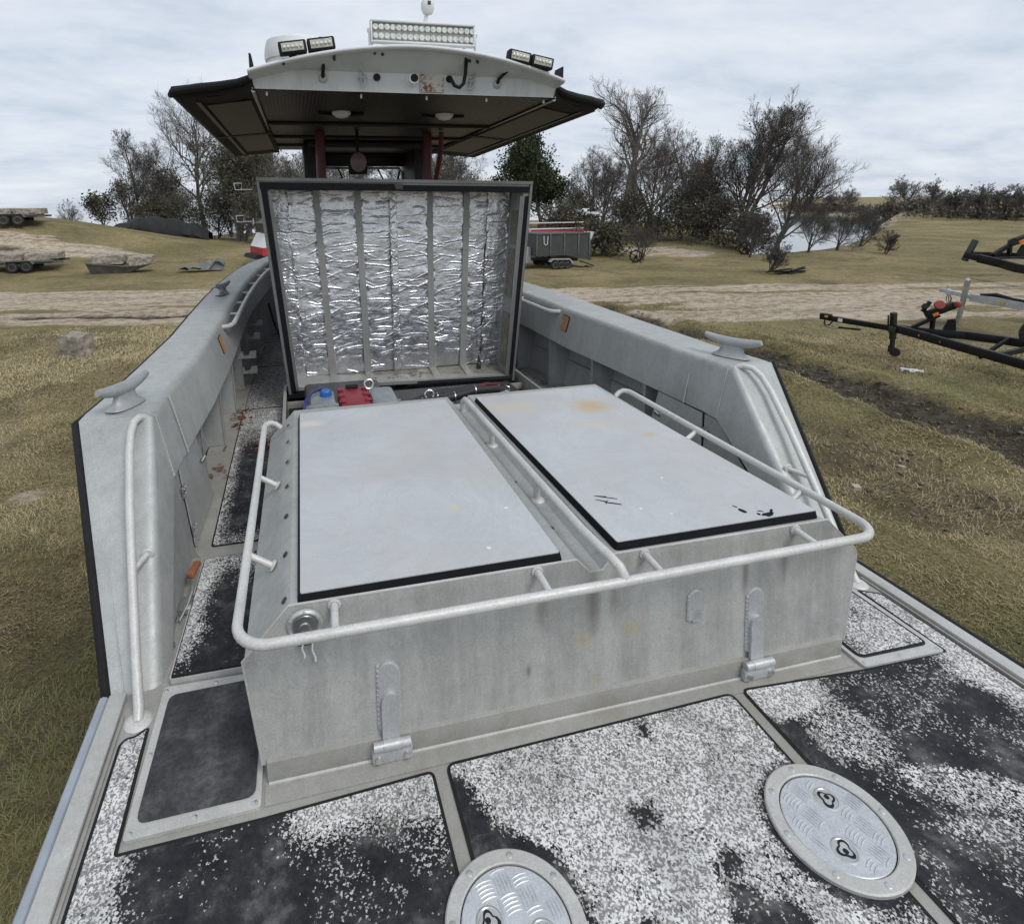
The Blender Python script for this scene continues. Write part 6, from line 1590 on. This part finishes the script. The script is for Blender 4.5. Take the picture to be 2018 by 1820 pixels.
m_ = MB().box((-.004, -.03, -.018), (.004, .03, .018), 0, Matrix.Rotation(R(14), 3, 'Z'), rel(9.80, 9.58, -.70)); m_.build("yellow_label", simple("yellow_label", (.5, .48, .04), .5), co)
m_ = MB().box((-.004, -.04, -.035), (.004, .04, .035), 0, Matrix.Rotation(R(14), 3, 'Z'), rel(9.88, 9.33, -.735)); m_.build("white_label", M_white, co)
# jack
m_ = MB(); m_.beam(rel(10.16, 8.50, -.44), rel(10.30, 8.56, -.98), .08, .08, (1, 0, 0)); m_.beam(rel(10.25, 8.54, -.78), rel(10.40, 8.62, -1.25), .058, .058, (1, 0, 0)); m_.box((-.05, -.07, -.06), (.05, .07, .06), .01, None, rel(10.14, 8.44, -.76)); m_.beam(rel(10.08, 8.53, -.49), rel(10.16, 8.56, -.80), .02, .03); j = m_.build("jack", simple("dark_green_black", (.018, .024, .016), .45), t)
m_ = MB().lathe([(.03, -.035), (.085, -.03), (.09, 0), (.085, .03), (.03, .035)], rel(10.45, 8.60, -1.262), 20, Vector((0, 0, 1)).rotation_difference(Vector((.75, .65, 0)).normalized()).to_matrix()); m_.box((-.06, -.04, -.05), (.02, .04, .09), .01, None, rel(10.40, 8.64, -1.20)); m_.build("jack_wheel", M_tyre, j)
# winch post
m_ = MB(); m_.beam(rel(10.22, 8.20, -.68), rel(10.52, 7.96, -.40), .07, .06); m_.beam(rel(10.48, 8.02, -.70), rel(10.47, 8.02, -.38), .06, .05); m_.prism([rel(10.60, 7.92, -.69), rel(10.75, 7.80, -.69), rel(10.72, 7.82, -.46), rel(10.64, 7.88, -.48)], (.02, .03, 0)); wpo = m_.build("winch_post", M_blkpaint, t)
m_ = MB(); m_.beam(rel(10.36, 8.08, -.42), rel(10.70, 7.86, -.20), .12, .13, bev=.015); m_.beam(rel(10.33, 8.12, -.36), rel(10.40, 8.06, -.16), .07, .06, bev=.01); m_.cyl(rel(10.34, 8.10, -.26), rel(10.30, 8.06, -.24), .05, 12); m_.build("winch", M_blkpaint, wpo)
m_ = MB().lathe([(.02, -.03), (.075, -.028), (.082, 0), (.075, .028), (.02, .03)], rel(10.46, 7.94, -.205), 20, Vector((0, 0, 1)).rotation_difference(Vector((-.6, -.75, .25)).normalized()).to_matrix()); m_.build("red_drum", M_redlens, wpo)
m_ = MB().lathe([(.01, -.06), (.05, -.045), (.062, 0), (.05, .045), (.01, .06)], rel(10.68, 7.80, -.185), 16); m_.build("bow_roller", M_redlens, wpo)
m_ = MB().box((-.045, -.004, -.028), (.045, .004, .028), .001, Matrix.Rotation(R(-38), 3, 'Z') @ Matrix.Rotation(R(-32), 3, 'Y'), rel(10.43, 7.955, -.385)); m_.build("orange_label", simple("orange_label", (.75, .17, .03), .5), wpo)
for p in ((10.0, 7.93, -.735), (9.97, 7.55, -.765)):
    m_ = MB().lathe([(.018, 0), (.016, .008)], rel(p[0]-.0, p[1]-.045, p[2]), 12, Matrix.Rotation(R(90), 3, 'X')); m_.build("marker_lamp", simple("amber_lens", (.45, .15, .03), .3), t)
wheel(rel(11.45, 6.95, -.60), .30, .24, (.93, .36, 0), t)
m_ = MB(); m_.beam(rel(11.15, 7.25, -.72), rel(10.55, 7.25, -1.02), .05, .05); m_.beam(rel(11.25, 6.95, -.72), rel(10.85, 6.75, -1.05), .05, .05); m_.beam(rel(10.55, 6.75, -1.02), rel(11.2, 6.6, -.95), .05, .05); m_.beam(rel(9.95, 6.7, -.80), rel(11.4, 6.9, -.78), .06, .08); m_.build("axle_bracket", M_blkpaint, t)

# silver galvanised trailer
t = thing("boat_trailer", (14.85, 10.5, gB), "pale galvanised trailer tongue at the right edge behind the black trailer", "trailer")
def rel2(x, y, z): return (x-14.85, y-10.5, z-gB)
m_ = MB(); m_.beam(rel2(14.82, 10.85, -.60), rel2(14.64, 10.15, -.62), .10, .10); m_.beam(rel2(14.64, 10.2, -.63), rel2(14.62, 8.2, -.70), .12, .17); m_.build("frame", M_galv, t)
m_ = MB(); m_.beam(rel2(14.20, 10.03, -.16), rel2(14.98, 10.63, -1.34), .075, .075, (1, 0, 0)); m_.beam(rel2(14.18, 10.02, -.18), rel2(14.14, 10.22, -.21), .015, .02); m_.build("jack_post", M_galv, t)
m_ = MB(); m_.box((-.06, -.10, -.05), (.06, .10, .05), .02, None, rel2(14.84, 10.92, -.58)); m_.tube([rel2(14.84, 10.88, -.54), rel2(14.83, 10.86, -.44)], .02, 8); m_.build("coupler", M_galv, t)
m_ = MB()
for k in range(3): m_.tube([rel2(14.80+.03*k, 10.82, -.62), rel2(14.83+.04*k, 10.86-.03*k, -.80), rel2(14.88+.02*k, 10.84, -.93-.03*k), rel2(14.92, 10.80, -.75)], .009, 6)
m_.build("safety_chain", M_dkmetal, t)
m_ = MB(); m_.tube([rel2(14.60, 10.0, -.53), rel2(14.62, 9.7, -.50), rel2(14.64, 9.4, -.54), rel2(14.60, 8.2, -.60)], [.02, .05, .03, .02], 8); m_.build("black_strap", M_black, t)
m_ = MB().box((-.05, -.005, -.03), (.05, .005, .03), 0, Matrix.Rotation(R(90), 3, 'Z'), rel2(14.555, 9.55, -.66)); m_.build("yellow_sticker", simple("yellow_sticker", (.55, .42, .03), .5), t)

# second black trailer at the top right
t = thing("boat_trailer", (24.4, 17.0, gB), "black trailer nose at the far right edge with an orange label on its winch", "trailer")
def rel3(x, y, z): return (x-24.4, y-17.0, z-gB)
m_ = MB(); P_ = [(24.30, 17.0, -.50), (24.45, 16.6, -.62), (24.3, 15.8, -.72), (23.7, 14.9, -.78), (23.3, 13.6, -.82), (23.2, 12.6, -.82)]
for a, b in zip(P_[:-1], P_[1:]): m_.beam(rel3(*a), rel3(*b), .12, .30 if a[1] < 16.7 else .22, bev=.01)
P_ = [(24.5, 16.9, -.50), (25.8, 16.6, -.55), (26.9, 16.2, -.60), (27.6, 15.2, -.72)]
for a, b in zip(P_[:-1], P_[1:]): m_.beam(rel3(*a), rel3(*b), .12, .22, bev=.01)
m_.beam(rel3(24.9, 16.5, -.62), rel3(26.4, 16.2, -.60), .3, .06); m_.build("frame", M_blkpaint, t)
m_ = MB(); m_.beam(rel3(24.35, 17.0, -.75), rel3(24.62, 16.9, .05), .17, .17, (1, 0, 0), .02); m_.build("jack", simple("dark_green_black", (.018, .024, .016), .45), t)
for p in ((24.3, 15.75, -.66), ):
    m_ = MB().lathe([(.035, 0), (.03, .02)], rel3(p[0]-.10, p[1]-.05, p[2]), 12, Matrix.Rotation(R(90), 3, 'X')); m_.build("marker_lamp", simple("amber_lens", (.45, .15, .03), .3), t)
m_ = MB(); m_.beam(rel3(25.0, 16.5, -.5), rel3(25.7, 16.3, .0), .14, .12); m_.beam(rel3(25.65, 16.4, -.5), rel3(25.6, 16.4, .0), .12, .1); m_.prism([rel3(25.85, 16.3, -.5), rel3(26.2, 16.2, -.5), rel3(26.15, 16.2, -.10), rel3(25.98, 16.25, -.12)], (.03, .05, 0)); wpo = m_.build("winch_post", M_blkpaint, t)
m_ = MB(); m_.beam(rel3(25.45, 16.3, -.05), rel3(26.4, 16.0, .36), .22, .24, bev=.03); m_.cyl(rel3(25.4, 16.2, .0), rel3(25.3, 16.1, .02), .13, 14); m_.build("winch", M_blkpaint, wpo)
m_ = MB().box((-.10, -.01, -.06), (.10, .01, .06), .002, Matrix.Rotation(R(-40), 3, 'Z') @ Matrix.Rotation(R(-30), 3, 'Y'), rel3(25.68, 16.08, .03)); m_.build("orange_label", simple("orange_label", (.75, .17, .03), .5), wpo)
m_ = MB().lathe([(.02, -.08), (.07, -.06), (.08, 0), (.07, .06), (.02, .08)], rel3(26.45, 15.95, .40), 14); m_.build("bow_roller", M_redlens, wpo)

# litter and stones in the grass
m_ = MB(); rg = np.random.default_rng(5)
rows = [[(-.16+.32*i/9+.02*rg.normal(), -.10+.20*j/6*(1-.6*abs(i/9-.6))+.015*rg.normal(), .02+.05*rg.random()) for j in range(7)] for i in range(10)]
m_.grid(rows); o = m_.build("plastic_scrap", simple("white_plastic_film", (.62, .62, .61), .35, 0, .1, 8), None, 25); o.location = (9.95, 7.88, gp(9.95, 7.88)[2]+.03); o.rotation_euler = (0, 0, R(-50)); tag(o, "crumpled scrap of white plastic on the grass below the black trailer", "litter")
for i, (x, y, s_, lab) in enumerate(((4.68, 5.28, .10, "pale flat stone in the mud just right of the boat's handrail"), (4.95, 4.65, .07, "smaller pale stone nearer the viewer in the mud beside the boat"), (5.9, 4.9, .05, "small pale stone farther from the hull in the churned mud"))):
    o = rough_block((s_*1.3, s_, s_*.55), 60+i, s_*.12, 6).build("pale_stone", simple("pale_stone", (.40, .36, .29), .9, 0, .2, 20), None, 60); o.location = (x, y, gp(x, y)[2]+.05+s_*.2); o.rotation_euler = (0, 0, i*1.1); tag(o, lab, "stone", "pale stones in the mud")

def clods():
    rg = np.random.default_rng(77); out_v = []; out_f = []; n = 0
    bm = bmesh.new(); bmesh.ops.create_icosphere(bm, subdivisions=1, radius=1); bm.verts.index_update()
    base = np.array([v.co[:] for v in bm.verts]); fc = np.array([[v.index for v in f.verts] for f in bm.faces]); bm.free()
    P = []
    t = rg.random(60000); x = rg.uniform(2.4, 10.5, 60000); y = rg.uniform(2.5, 15, 60000)
    s_, m_ = masks(x, y); k = (rg.random(60000) < (m_-.25)*.16); x, y = x[k], y[k]
    z = gz(x, y)
    V = []; F = []
    for i in range(len(x)):
        sz = rg.uniform(.008, .028)*(1+.8*(rg.random() < .1)); sc = sz*np.array((rg.uniform(.8, 1.6), rg.uniform(.8, 1.6), rg.uniform(.4, .8)))
        a = rg.uniform(0, 6.28); v = base*(1+rg.uniform(-.3, .3, (len(base), 1)))*sc; v = np.stack([v[:, 0]*math.cos(a)-v[:, 1]*math.sin(a), v[:, 0]*math.sin(a)+v[:, 1]*math.cos(a), v[:, 2]], 1)
        V.append(v+np.array((x[i], y[i], z[i]+sz*.2))); F.append(fc+len(base)*i)
    m = Mat("mud_clod", (.1, .08, .06), .95, 0, .15); m.color(m.ramp(m.noise(3.5, 8, .8), [(.35, (.045, .036, .026)), (.5, (.12, .10, .075)), (.68, (.26, .22, .165))]))
    o = np_mesh("mud_clods", np.concatenate(V), np.concatenate(F), m.m, None, smooth=False); tag(o, kind="stuff")
clods()
